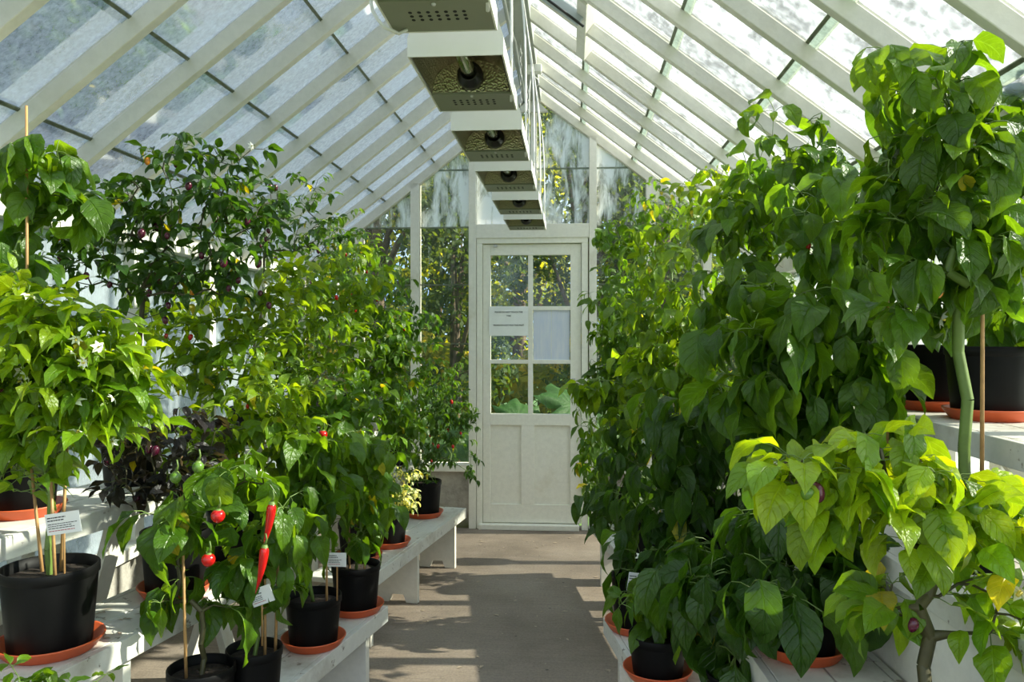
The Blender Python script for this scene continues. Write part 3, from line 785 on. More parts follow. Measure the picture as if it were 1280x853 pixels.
plant('pepper plant in the squat black pot one back from the bench corner, long hanging leaves', p, [cr(395, 610, 50, 60, p.y), cr(360, 650, 40, 40, p.y), cr(380, 560, 55, 40, p.y)], 150, 0.135, .52, 'mid', (.09, .155), .95, (), 0, ((.05, -.02, .26, .0),), 5, (.102, 'orange saucer on the near low bench under the squat black pot'))
p = onz(318, 880, Lz)
plant('slim chilli plant with two long red chillies in the small black pot with green seedlings', p, [cr(350, 640, 45, 60, p.y), cr(320, 690, 45, 40, p.y), cr(350, 720, 30, 30, p.y)], 75, 0.125, .5, 'mid', (.075, .155), .9, [('long_red', at(340, 628, p.y - .20)), ('long_red', at(331, 682, p.y - .20))], 0, ((.03, .0, .34, .0), (.05, .02, .42, .01)), 6, None)
p = onz(252, 905, Lz)
plant('tall caned pepper plant with shiny round red fruit rising in front of the benches', p, [cr(235, 640, 62, 50, p.y), cr(285, 610, 50, 50, p.y), cr(225, 740, 38, 40, p.y), cr(265, 770, 30, 35, p.y)], 62, 0.16, .56, 'mid', (.085, .15), .95,
      [('round_red', at(261, 692, p.y - .12)), ('round_red', at(273, 637, p.y - .16)), ('green', at(220, 590, p.y - .1)), ('green', at(248, 577, p.y - .1))], 0, ((-.03, -.02, .52, -.01),), 7, None, trunk=.007, dark_stem=True)
p = Vector((-.97, 1.52, Lz))
plant('small bushy plant at the very bottom beneath the biggest black pot', p, [(tuple(at(55, 875, 1.52)), (.15, .1, .06))], 120, .05, .5, 'mid', (.08, .14), .3, (), 0, (), 8, None)

# --- second step, trestle side
Mz = .57
p = onz(63, 812, Mz)
plant('yellow green white flowered pepper plant in the biggest black pot on littered bench', p, [cr(70, 470, 95, 80, p.y), cr(30, 560, 75, 60, p.y), cr(120, 520, 70, 55, p.y)], 380, .105, .42, 'yellow', (.108, .195), .35, (), 26, ((-.03, .02, .42, -.03), (.02, -.01, .40, -.01), (.005, .03, .5, .02)), 9, (.118, 'large orange saucer under the biggest black pot'), power=(.6, 1.15), young=.7, trunk=.008)
p = onz(219, 742, Mz)
plant('pepper plant with violet black leaves behind the round red fruits', p, [cr(205, 545, 85, 55, p.y), cr(160, 590, 50, 50, p.y), cr(240, 600, 45, 45, p.y)], 200, .075, .5, 'violet', (.095, .18), .3, [('purple', 5)], 0, ((.02, 0, .4, 0),), 10, (.103, 'orange saucer on the littered bench behind the tall cane'), dark_stem=True)
p = onz(298, 704, Mz)
plant('lime topped pepper plant in the black pot left of the two long red chillies', p, [cr(295, 545, 75, 50, p.y), cr(340, 510, 60, 45, p.y), cr(260, 590, 50, 40, p.y)], 300, .095, .46, 'lime', (.1, .18), .3, [('small_red', 2), ('green', 4)], 4, (), 11, (.103, 'orange saucer deep behind the two long red chillies'), young=.6)
p = Vector((-1.2, 3.5, Mz))
plant('green pepper plant with a single round red fruit on the second step', p, [cr(390, 545, 60, 60, p.y), cr(430, 500, 55, 50, p.y), cr(370, 490, 55, 45, p.y)], 320, .095, .5, 'mid', (.085, .15), .45, [('small_red', 3)], 0, (), 12)
p = Vector((-1.13, 3.98, Mz))
plant('deep green pepper plant on the second step behind the variegated one', p, [cr(470, 480, 45, 70, p.y), cr(500, 540, 35, 55, p.y)], 380, .085, .5, 'mid', (.085, .15), .8, [('small_red', 2)], 0, (), 13, fine=False)
p = Vector((-1.03, 4.6, Mz))
plant('small leaved pepper plant against the gable glazing beside the bench end', p, [cr(545, 480, 35, 55, p.y), cr(515, 520, 40, 55, p.y)], 460, .06, .46, 'mid', (.085, .15), .8, (), 0, (), 14, fine=False)

# --- top shelf, trestle side
Uz = .83
p = Vector((-1.53, 1.80, Uz))
plant('sunlit yellow leaved flowering plant leaning in above the biggest black pot', p, [cr(25, 400, 60, 60, p.y), cr(90, 430, 85, 60, p.y), cr(140, 480, 55, 45, p.y), cr(15, 490, 55, 70, p.y)], 380, .095, .48, 'yellow', (.09, .16), .3, [('purple', 4)], 18, (), 15, None, young=.7)
p = onz(30, 643, Uz)
plant('tall caned bell pepper plant with broad hanging leaves, in the shelf corner pot', p, [cr(62, 245, 42, 48, p.y), cr(22, 225, 45, 45, p.y), cr(62, 190, 28, 25, p.y), cr(15, 300, 35, 40, p.y)], 62, .15, .62, 'mid', (.09, .16), 1.1, [('green', 3)], 0, ((.04, -.04, 1.10, .0),), 16, (.105, 'dark orange saucer on the shelf corner above the biggest pot'))
p = Vector((-1.46, 2.55, Uz))
plant('airy purple fruited pepper plant spreading under the rafters', p, [cr(245, 215, 90, 48, p.y), cr(165, 270, 80, 60, p.y), cr(300, 270, 75, 60, p.y), cr(220, 340, 100, 60, p.y), cr(105, 320, 60, 55, p.y - .1)], 640, .075, .5, 'dark', (.095, .17), .45, [('purple', 26), ('orange', 4)], 3, (), 17, dark_stem=True, spread=.4, trunk=.008)
p = Vector((-1.32, 2.85, Uz))
plant('yellow green pepper plant in front of the airy purple fruited one', p, [cr(300, 420, 80, 70, p.y), cr(230, 400, 60, 50, p.y), cr(350, 370, 60, 50, p.y), cr(260, 480, 70, 50, p.y)], 400, .095, .48, 'lime', (.095, .17), .3, [('small_red', 3), ('purple', 3)], 6, (), 18, young=.6)
p = Vector((-1.48, 3.55, Uz))
plant('sunlit lime green pepper plant with small red chillies in mid row', p, [cr(400, 400, 70, 75, p.y), cr(430, 350, 60, 50, p.y), cr(360, 440, 60, 50, p.y)], 430, .09, .48, 'lime', (.085, .15), .35, [('small_red', 5)], 3, (), 19, young=.5)
p = Vector((-1.56, 3.75, Uz))
plant('thin dark pepper plant behind mid row touching the lower rafters', p, [cr(345, 270, 65, 60, p.y), cr(400, 300, 50, 50, p.y)], 300, .065, .46, 'dark', (.085, .15), .5, [('purple', 8)], 0, (), 20, fine=False, dark_stem=True)
p = Vector((-1.42, 4.05, Uz))
plant('green pepper plant of the far shelf with drooping lower leaves', p, [cr(450, 385, 50, 75, p.y), cr(480, 430, 40, 60, p.y)], 340, .085, .48, 'mid', (.085, .15), .55, [('small_red', 4)], 0, (), 21, fine=False)
p = Vector((-1.33, 4.75, Uz))
plant('dark hanging pepper plant in front of the gable stud', p, [cr(505, 400, 35, 45, p.y), cr(470, 350, 40, 50, p.y), cr(530, 415, 25, 22, p.y)], 200, .075, .5, 'dark', (.085, .15), 1.0, (), 0, (), 22, fine=False)
p = Vector((-1.46, 4.35, Uz))
plant('pale topped small plant by the lower rafters at the far end', p, [cr(420, 310, 40, 45, p.y), cr(455, 320, 28, 40, p.y)], 220, .06, .48, 'soft', (.085, .15), .5, [('small_red', 3)], 0, (), 23, fine=False)

# --- low step, sunny side
p = onz(772, 652, Lz)
plant('drooping narrow leaved chilli plant at the bench end nearest the door handle', p, [cr(748, 560, 30, 60, p.y), cr(765, 500, 40, 45, p.y), cr(740, 600, 18, 22, p.y)], 200, 0.11, .40, 'mid', (.09, .17), 1.0, (), 0, (), 30, None, fine=False)
p = onz(806, 702, Lz)
plant('dark long leaved chilli plant overhanging the path by the low bench end', p, [cr(785, 600, 55, 70, p.y), cr(780, 660, 40, 40, p.y), cr(800, 545, 50, 40, p.y)], 170, .155, .38, 'dark', (.09, .17), 1.1, (), 2, (), 31, None, power=(.6, 1.22))
p = onz(793, 786, Lz)
plant('chilli plant in the slim black pot on the red saucer beside the path', p, [cr(850, 640, 75, 70, p.y), cr(830, 700, 60, 50, p.y), cr(870, 580, 65, 50, p.y)], 170, .175, .42, 'dark', (.08, .18), 1.1, [('orange', 2)], 4, (), 32, (.10, 'orange saucer at the corner of the low bench beside the sunlit path'), power=(.6, 1.22))
p = onz(822, 846, Lz)
plant('low pepper plant with yellow buds at the path edge nearest the camera', p, [cr(830, 750, 50, 40, p.y), cr(870, 790, 50, 45, p.y)], 110, .13, .46, 'mid', (.085, .12), .9, (), 5, (), 33, (.10, 'orange saucer at the path edge nearest the camera'))
p = Vector((.42, 2.03, Lz))
plant('pepper plant with dusty spotted leaves low beside the white bench corner', p, [cr(915, 790, 55, 55, p.y), cr(890, 720, 60, 45, p.y)], 75, 0.19, .5, 'dark', (.085, .16), 1.1, (), 0, (), 34)
# --- second step, sunny side
p = Vector((.50, 4.25, Mz))
plant('leafy pepper plant beside the gable pane next to the door frame', p, [cr(790, 440, 45, 75, p.y), cr(770, 380, 40, 55, p.y), cr(760, 480, 35, 45, p.y)], 280, 0.1, .55, 'mid', (.085, .15), .75, [('purple', 2)], 0, (), 35, fine=False)
p = Vector((.58, 3.55, Mz))
plant('broad leaved green pepper plant in mid row of the sunny side', p, [cr(840, 450, 65, 75, p.y), cr(810, 510, 55, 50, p.y), cr(745, 478, 30, 24, p.y)], 220, 0.125, .56, 'lime', (.085, .15), .85, (), 0, ((.05, 0, .7, .0),), 36)
p = Vector((.51, 2.72, Mz))
plant('dense dark chilli plant with narrow drooping leaves behind the low row', p, [cr(900, 560, 80, 70, p.y), cr(870, 500, 65, 50, p.y), cr(930, 640, 60, 60, p.y), cr(965, 520, 60, 60, p.y + .05)], 170, 0.175, .42, 'dark', (.085, .15), 1.05, [('small_red', 2)], 3, (), 37, power=(.6, 1.22))
p = onz(1003, 818, Mz)
plant('dark spotted pepper plant in the pot on the orange saucer of weathered bench', p, [cr(955, 700, 70, 70, p.y), cr(1010, 740, 60, 60, p.y), cr(980, 640, 60, 40, p.y), cr(955, 770, 75, 40, p.y - .16), cr(1005, 770, 55, 30, p.y - .2), cr(900, 740, 50, 50, p.y), cr(1050, 690, 50, 60, p.y - .05)], 190, .165, .54, 'dark', (.085, .14), 1.1, [('orange', 2)], 0, (), 38, (.098, 'orange saucer at the edge of the weathered bench, half under hanging leaves'))
p = Vector((.60, 1.38, Mz))
plant('sunlit yellow green pepper plant on a forked dark trunk at the front', p, [cr(1030, 590, 90, 45, p.y), cr(1130, 580, 90, 45, p.y), cr(1230, 640, 70, 60, p.y), cr(1120, 650, 110, 45, p.y), cr(1225, 740, 50, 50, p.y), cr(1100, 760, 35, 35, p.y + .03)], 210, .11, .60, 'yellow', (.09, .12), .55, [('green', 3), ('purple', 2)], 5, (), 39, trunk=.011, dark_stem=True, young=.9)  # yellow of direct sun is put into this bush's leaf colour
# --- top shelf, sunny side
p = Vector((.80, 4.72, Uz))
plant('leafy plant at the very far corner against the gable pane past the door', p, [cr(800, 420, 40, 60, p.y), cr(790, 350, 35, 45, p.y), cr(765, 410, 25, 45, p.y)], 260, .08, .54, 'mid', (.085, .15), .7, (), 0, (), 47, fine=False)
p = Vector((.80, 4.2, Uz))
plant('tall small leaved plant at the far sunny end below the rafters', p, [cr(800, 310, 55, 50, p.y), cr(840, 270, 55, 50, p.y), cr(770, 290, 32, 24, p.y), cr(815, 420, 45, 65, p.y)], 500, 0.075, .52, 'mid', (.085, .15), .6, (), 0, (), 40, fine=False)
p = Vector((.93, 3.5, Uz))
plant('light green bushy plant reaching the roof in mid sunny row', p, [cr(860, 290, 70, 65, p.y), cr(840, 360, 65, 55, p.y), cr(910, 240, 50, 40, p.y), cr(860, 460, 65, 65, p.y), cr(960, 505, 55, 40, p.y + .1), cr(920, 500, 60, 45, p.y - .25)], 560, 0.1, .54, 'lime', (.085, .15), .7, (), 0, (), 41, fine=False)
p = Vector((.79, 2.72, Uz))
plant('dark broad leaved plant brushing the rafters behind the tallest plant', p, [cr(980, 200, 65, 60, p.y), cr(960, 280, 75, 60, p.y), cr(930, 360, 60, 60, p.y), cr(960, 455, 60, 55, p.y), cr(1000, 530, 70, 45, p.y), cr(930, 540, 50, 35, p.y)], 380, .14, .54, 'mid', (.085, .15), .95, (), 0, ((.02, -.03, .9, .02),), 42)
p = Vector((.82, 2.25, Uz))
plant('pepper plant with very large drooping leaves at mid height', p, [cr(960, 430, 60, 70, p.y), cr(1030, 380, 60, 90, p.y), cr(1040, 270, 50, 70, p.y), cr(1010, 480, 60, 50, p.y), cr(1080, 470, 50, 50, p.y), cr(960, 510, 60, 40, p.y), cr(1075, 550, 65, 38, p.y + .05)], 260, .175, .60, 'mid', (.1, .18), 1.15, [('small_red', 2)], 0, ((.03, -.02, .6, .0),), 43)
p = Vector((.84, 1.78, Uz))
plant('tallest pepper plant with big leaves on a thick green stem', p, [cr(1150, 100, 60, 55, p.y), cr(1190, 190, 80, 70, p.y), cr(1150, 270, 60, 60, p.y), cr(1220, 300, 60, 60, p.y), cr(1165, 370, 55, 50, p.y)], 230, .14, .60, 'mid', (.1, .18), 1.0, [('orange', 2)], 3, ((.02, -.03, .9, .0),), 44, trunk=.012, young=.5)
Sz = 1.10
p = Vector((1.10, 2.20, Sz))
plant('tall plant in the exposed black pot on the high window shelf', p, [cr(1250, 220, 55, 80, p.y), cr(1270, 400, 40, 50, p.y), cr(1275, 120, 35, 40, p.y)], 100, .15, .60, 'mid', (.108, .185), 1.0, [('purple', 2)], 0, (), 45, (.112, 'bright orange saucer under the exposed black pot on the window shelf'))
p = Vector((1.08, 2.48, Sz))
plant('plant in the black pot behind the exposed pot on the window shelf', p, [cr(1100, 240, 60, 70, p.y), cr(1080, 330, 50, 50, p.y)], 90, 0.15, .56, 'dark', (.108, .185), .9, (), 0, (), 46, (.112, 'shaded orange saucer of the second pot on the window shelf'))

# ------------------------------------------------------------------ plant cards on sticks
def card(label, c, w, h, rz, tilt, stake_to, seed):
    o = empty('plant_card', c, label, 'plant card', 'white variety cards on sticks', rz)
    mb = MB(); mb.box((-w/2, -.0008, -h/2), (w/2, .0008, h/2)); k = mb.build('card', M['card'], o); k.rotation_euler = (0, tilt, 0)
    rr = random.Random(seed)
    for i, (z, red) in enumerate(((.30, 0), (.17, 0), (.0, 0), (-.10, 0), (-.20, 0), (-.32, 1))):
        mb = MB(); x = -w*.44; xe = w*(rr.uniform(.0, .42) if i not in (0, 1) else rr.uniform(-.05, .1)); hh = h*(.05 if i < 2 else .034)
        while x < xe:
            l = rr.uniform(.03, .10)*w; mb.box((x, -.0014, z*h - hh/2), (min(x + l, xe), -.0009, z*h + hh/2)); x += l + .018*w
        if mb.v: t = mb.build('printed_line', M['red_ink'] if red else M['ink'], o); t.rotation_euler = (0, tilt, 0)
    mb = MB(); mb.tube([(0, .003, h*.2), (0, .003, -h/2), (.0, .003, stake_to)], .0025, 6); mb.build('stake', M['cane'], o)
    return o
c = at(327, 745, 2.07); card('tilted white variety card in the small pot with seedlings', c, .062, .046, .0, -.36, -.135, 1)
c = at(79, 654, 1.80); card('white variety card on a stick in the biggest black pot', c, .092, .050, -.1, -.17, -.20, 2)
c = at(421, 700, 2.46); card('straight white variety card above the squat black pot', c, .060, .044, .0, .0, -.13, 3)
c = at(795, 728, 2.62); card('slanted white variety card in the slim pot beside the path', c, .055, .06, .2, .15, -.12, 4)

# ------------------------------------------------------------------ grow lamps under the ridge
ZL = 1.98; LW, LLn = .228, .465
def make_lamp(label, yr):
    """yr: far end of the lamp; length runs toward the camera"""
    o = empty('grow_lamp', (XC - .005, yr, ZL), label, 'lamp', 'grow lamps hanging below the ridge')
    w2 = LW/2; wt = w2*.80; L = LLn; hh = .125
    # hood: thin walled tapering box, open below
    sec = [(-w2, 0), (-w2, .045), (-wt*1.03, hh - .02), (-wt*.9, hh), (wt*.9, hh), (wt*1.03, hh - .02), (w2, .045), (w2, 0)]
    inn = [(-w2 + .004, 0), (-w2 + .004, .045), (-wt*1.03 + .004, hh - .022), (-wt*.9, hh - .004), (wt*.9, hh - .004), (wt*1.03 - .004, hh - .022), (w2 - .004, .045), (w2 - .004, 0)]
    mb = MB(); n = len(sec)
    vs = [(x, y, z) for y in (0, -L) for x, z in sec] + [(x, y, z) for y in (-.004, -L + .004) for x, z in inn]
    fs = []
    for i in range(n - 1):
        fs.append((i, i+1, n+i+1, n+i)); fs.append((2*n+i, 3*n+i, 3*n+i+1, 2*n+i+1))
    fs.append((0, n, 3*n, 2*n)); fs.append((n-1, 3*n-1, 4*n-1, 2*n-1)[0:1] + (2*n-1, 4*n-1, 3*n-1))
    fs += [tuple(range(n-1, -1, -1)), tuple(range(n, 2*n)), tuple(range(2*n, 3*n)), tuple(range(4*n-1, 3*n-1, -1))]
    fs += [(0, 2*n, 3*n-1, n-1), (n, 2*n-1, 4*n-1, 3*n)]
    mb.add(vs, fs); mb.build('housing', M['lamp_white'], o)
    # closed gear cover at the far third, with its rows of vent holes
    mb = MB(); yc = -L*.34
    mb.box((-w2 + .003, yc, .001), (w2 - .003, -.003, .004)); mb.box((-w2 + .005, yc - .003, .001), (w2 - .005, yc, .09)); cv = mb.build('gear_cover', M['lamp_grey'], o)
    mb = MB()
    for i in range(7):
        for j in range(3):
            x = (i - 3)*.0185; y = yc*.5 + (j - 1)*.019 - .008
            mb.add([(x + .0042*math.cos(a*PI/4), y + .0055*math.sin(a*PI/4), .0004) for a in range(8)] + [(x + .0042*math.cos(a*PI/4), y + .0055*math.sin(a*PI/4), .003) for a in range(8)],
                   [tuple(range(7, -1, -1)), tuple(range(8, 16))] + [(a, (a+1)%8, 8+(a+1)%8, 8+a) for a in range(8)])
    mb.build('vent_hole', M['hole'], cv)
    mb = MB(); mb.lathe([(.0005, -.004), (.004, -.003), (.005, 0), (.005, .003)], 10, M=Matrix.Translation((0, yc + .012, .0))); mb.build('cover_screw', M['steel'], cv)
    # reflector: hammered trough
    mb = MB(); k = 14; prof = []
    for i in range(k + 1):
        a = PI*i/k; prof.append((-(w2 - .008)*math.cos(a)*1.0, .006 + .088*math.sin(a)**.75))
    vs = [(x, y, z) for y in (yc - .006, -L + .008) for x, z in prof]
    mb.add(vs, [(i, i+1, k+1+i+1, k+1+i) for i in range(k)], 0, True)
    vs = [(x, yc - .006, z) for x, z in prof]; mb.add(vs, [tuple(range(k + 1))])
    vs = [(x, -L + .008, z) for x, z in prof]; mb.add(vs, [tuple(range(k, -1, -1))])
    mb.build('reflector', M['reflector'], o)
    T = Matrix.Translation((0, yc - .008, .045)) @ Matrix.Rotation(PI/2, 4, 'X')
    mb = MB(); mb.lathe([(.001, -.0), (.034, 0), (.036, .006), (.034, .030), (.027, .034), (.024, .048), (.0205, .05), (.0205, .03), (.001, .03)], 24, M=T); mb.build('socket', M['socket'], o)
    mb = MB(); mb.lathe([(.015, .034), (.017, .05), (.019, .09), (.019, .18), (.016, .20), (.010, .212), (.001, .216)], 18, M=T); b = mb.build('bulb', M['bulb'], o)
    mb = MB(); mb.lathe([(.006, .05), (.006, .17), (.001, .172)], 10, M=T); mb.tube([T @ Vector((.011, 0, .05)), T @ Vector((.011, 0, .19))], .0012, 5); mb.build('arc_tube', M['card'], b)
    # chains up to the ridge beam
    zt = ZR - .115 - ZL
    for y in (-.06,):
        mb = MB(); nl = 26; z0 = hh - .004; st = (zt - z0)/nl
        for i in range(nl):
            zc = z0 + st*(i + .5); hl = st*.62
            pts = []
            for q in range(9):
                a = 2*PI*q/8; u = .006*math.cos(a); v = hl*math.sin(a)
                pts.append((u if i % 2 else 0, y + (0 if i % 2 else u), zc + v))
            mb.tube(pts, .0011, 4, caps=False)
        mb.build('chain', M['steel'], o)
    # supply cable looping off the side and up
    mb = MB(); pts = []
    for i in range(15):
        s = i/14; pts.append((w2*.9 + .03*math.sin(PI*s) + s*.0 - s*(w2*.9 - .045), -.10 - .05*math.sin(2*PI*s), .07 - .10*math.sin(PI*min(1, s*2.2))*(s < .46) + (zt - .08)*max(0, s - .15)/.85))
    mb.tube(pts, .0038, 7); mb.build('cable', M['cable'], o)
    return o
labs = ['nearest grow lamp, cut off by the top of the picture, cable looped at its side', 'second grow lamp from the camera, bulb and hammered reflector clearly visible', 'third grow lamp from the camera, just ahead of the roof vent', 'third grow lamp counted from the door', 'second grow lamp counted from the door', 'grow lamp nearest the door, smallest in view']
for i, yb in enumerate((39, 139, 202.5, 240.3, 268.8, 288.5)):
    Y = onz(596, yb, ZL).y
    make_lamp(labs[i], Y)
    if i == 0:
        mb = MB(); c = at(485, 30, Y - .08); pts = [Vector((XC - .09, Y - .03, ZL + .05))] + [Vector((XC - .128 - .028*math.sin(PI*s/6), Y - .05, ZL + .10 - .105*s/6 - .0)) for s in range(7)] + [Vector((XC - .10, Y - .03, ZL - .012)), Vector((XC - .085, Y - .02, ZL + .0))]
        L0 = [o for o in bpy.data.objects if o.name.startswith('grow_lamp')][0]
        mb.tube([p - L0.location for p in pts], .004, 7); mb.build('looped_cable', M['cable'], L0)

# junction box with hook, under the ridge
jb = at(664.5, 86, 3.3)
o = empty('junction_box', (XC + .05, 4.69, ZR - .116), 'small white box with a hook fixed under the ridge beam', 'junction box')
mb = MB(); mb.box((-.042, -.03, -.045), (.042, .03, 0)); mb.build('body', M['lamp_white'], o, .003)
mb = MB(); mb.tube([(0, 0, -.035), (.004, 0, -.07), (.022, 0, -.085), (.026, 0, -.11), (.01, 0, -.125), (-.004, 0, -.115)], .003, 6); mb.build('hook', M['steel'], o)
mb = MB(); mb.tube([(-.02, .0, -.03), (-.03, .01, -.15), (-.035, 0, -.5), (-.03, .02, -.85)], .004, 6); mb.build('cable', M['cable'], o)
# loose cable along the ridge
mb = MB(); pts = []
rr = random.Random(5)
for i in range(60):
    y = .6 + i*.08; pts.append((XC - .035 + .006*math.sin(y*3.1), y, ZR - .125 - .03*abs(math.sin(y*4.4))))
mb.tube(pts, .0045, 6); tag(mb.build('power_cable', M['cable']), 'white power cable strung along the underside of the ridge beam', 'cable')
# roof vent: bottom rail across two bays, window opener
dv = LAPS[0]
for ka, kb in ((5, 4), ):
    mb = MB(); ya, yb = ry[ka + 1] + .02, ry[kb] - .02
    x = XC + dv; mb.bar((x, ya, roofz(dv) - .035), (x, yb, roofz(dv) - .035), .05, .07, up_r); struct(mb, 'roof_vent_rail', M['paint'], 'white bottom rail of the roof vent frame between rafters', 'vent rail', bevel=.003)
o = empty('vent_opener', (XC + .18, ry[6] + .17, roofz(.18) - .10), 'grey metal roof vent opener arm beside the ridge', 'vent opener')
mb = MB(); mb.bar((-.10, 0, .075), (.13, 0, -.095), .022, .05, (SL, 0, 1)); mb.build('body', M['grey_metal'], o, .003)
mb = MB(); mb.tube([(-.13, -.012, .085), (.14, -.012, -.125)], .006, 7); mb.build('rod', M['socket'], o)
mb = MB(); mb.bar((-.15, 0, .11), (-.10, 0, .075), .03, .02, (SL, 0, 1)); mb.build('bracket', M['socket'], o)

# dry leaf litter on the benches and floor
mb = MB(); rr = random.Random(9)
def flake(x, y, z):
    a = rr.random()*6.28; L = rr.uniform(.006, .018); w = L*rr.uniform(.25, .5); c, s = math.cos(a), math.sin(a)
    pts = [(-L, 0), (0, -w), (L, 0), (0, w)]
    mb.add([(x + c*u - s*v, y + s*u + c*v, z + .0015 + (abs(v) + (.3 if abs(u) > 0 else 0)*L*rr.random())*.5) for u, v in pts], [(0, 1, 2, 3)])
for _ in range(110):
    t = rr.uniform(.1, 1.6); vv = rr.uniform(.01, .2); b = Vector((lnear.x - .235, lnear.y + .02)); u = Vector((nd_[0], nd_[1])).normalized()
    q = b + u*t + Vector((-abs(u.y), u.x*0 + u.x))*vv
    flake(q.x, q.y, .57)
for _ in range(60): flake(rr.uniform(-.8, .15), rr.uniform(2.5, 5.3), 0)
tag(mb.build('leaf_litter', M['bare_wood']), 'crumbs of dry brown leaf scattered on bench and floor', 'leaf litter', kind='stuff')

# ------------------------------------------------------------------ outside
def tree(label, x, y, h, r, n, hue, seed, lsize=.10, trunk=.09, low=.25, name='garden_tree', spread=1.0):
    rg = np.random.default_rng(seed); rr = random.Random(seed)
    o = empty(name, (x, y, -.13), label, 'tree', 'garden trees around the glasshouse')
    nb = 16 + int(r*6); cs = []
    for i in range(nb):
        a = rr.random()*6.28; q = math.sqrt(rr.random())*r*.8; z = h*(low + (1 - low)*rr.random()**.8)
        k = 1 - .55*max(0, (z/h - .6)/.4); cs.append((q*math.cos(a)*k, q*math.sin(a)*k*spread, z, r*rr.uniform(.28, .48)))
    cs.append((0, 0, h - r*.2, r*.35)); cs = np.array(cs)
    pick = rg.integers(0, len(cs), n); d = rg.normal(size=(n, 3)); d /= np.linalg.norm(d, axis=1)[:, None]
    P = cs[pick, :3] + d*(cs[pick, 3]*(.55 + .5*rg.random(n)))[:, None]; P = P[P[:, 2] > .05]; n = len(P)
    L = lsize*(.6 + .8*rg.random(n))
    V, Q, uv, nv = blades(P, rg.random(n)*6.28, L, L*.30, rg.normal(-.4, .6, n), .6*rg.random(n), rg.normal(0, .6, n), .3*np.ones(n), 2, 2, (.6, .8))
    ca, cb = {'dark': ((.028, .060, .014), (.07, .11, .018)), 'mid': ((.055, .105, .018), (.14, .19, .02)), 'sunlit_gold': ((.11, .17, .015), (.36, .37, .03)), 'autumn': ((.22, .13, .02), (.45, .28, .02))}[hue]  # gold pair: sun on the leaves painted into their colour
    k = rg.random(n)[:, None]**2; colr = np.array(ca)*(1-k) + np.array(cb)*k
    mesh_np('crown', V, Q, uv, np.repeat(colr, nv, 0), M['tree_leaf'], o)
    mb = MB(); mb.tube([(0, 0, 0), (.04*h/3, 0, h*.3), (0, .03, h*.75)], [trunk, trunk*.8, trunk*.35], 9)
    for i in range(7):
        c = cs[rr.randrange(len(cs))]; z = h*rr.uniform(.2, .5); mb.tube([(0, 0, z), tuple((np.array((0, 0, z)) + c[:3])/2 + np.array((0, 0, .1))), tuple(c[:3])], [trunk*.45, trunk*.3, trunk*.1], 6)
    mb.build('trunk', M['bark'], o); return o
T = [  # beyond the gable
    (-3.6, 8.2, 4.4, 1.2, 'mid', 'leafy green tree beyond the gable, furthest from the door on the trestle side'), (-2.2, 8.8, 4.3, 1.1, 'sunlit_gold', 'sunlit gold toned tree behind the pane next to the trestle side far bench'),
    (-1.2, 8.0, 3.2, .8, 'dark', 'dark tree just outside beside the door frame'), (-.75, 10.5, 5.2, 1.4, 'sunlit_gold', 'sunlit yellow tree framed by the hinge side door panes'),
    (.15, 9.0, 4.3, 1.1, 'dark', 'dark tree framed by the handle side door panes'), (1.0, 8.6, 3.9, 1.1, 'mid', 'green tree behind the pane on the handle side of the door'),
    (2.4, 9.2, 4.4, 1.3, 'dark', 'dark tree beyond the far sunny corner'), (-5.2, 10.5, 4.4, 1.7, 'mid', 'large tree outside past the far trestle side corner'), (.8, 12.5, 5.8, 1.9, 'mid', 'tallest tree seen through the gable top'),
    (-2.2, 12.5, 5.8, 1.9, 'dark', 'tall tree behind the sunlit gold toned one outside the gable'),
    # trestle side, seen through the roof
    (-6.8, 7.6, 3.7, 1.6, 'mid', 'tree seen through the far roof panes over the trestle side'), (-7.8, 5.4, 4.1, 1.9, 'mid', 'broad tree seen through the middle roof panes over the trestle side'),
    (-7.0, 3.4, 3.5, 1.5, 'sunlit_gold', 'golden green tree seen through the near roof panes over the trestle side'), (-8.8, 1.8, 4.2, 1.8, 'mid', 'tree at the very edge outside the nearest roof panes'),
    (-4.2, 5.6, 1.9, 1.0, 'mid', 'low shrub outside the long glazing behind the yellow plants'),(-4.2, 3.0, 1.9, 1.0, 'dark', 'low dark shrub outside the long glazing behind the biggest pot'),
    (5.6, 6.2, 2.6, 1.2, 'mid', 'shrub outside the sunny glazing past the middle plants')]
for i, (x, y, h_, r_, hue, lab) in enumerate(T):
    tree(lab, x, y, h_, r_, int(5200*r_*max(1, r_*.8)), hue, 50 + i, .075 if y < 12 else .10, .07 if h_ < 4 else .11, .06 if h_ < 2.7 else .14)
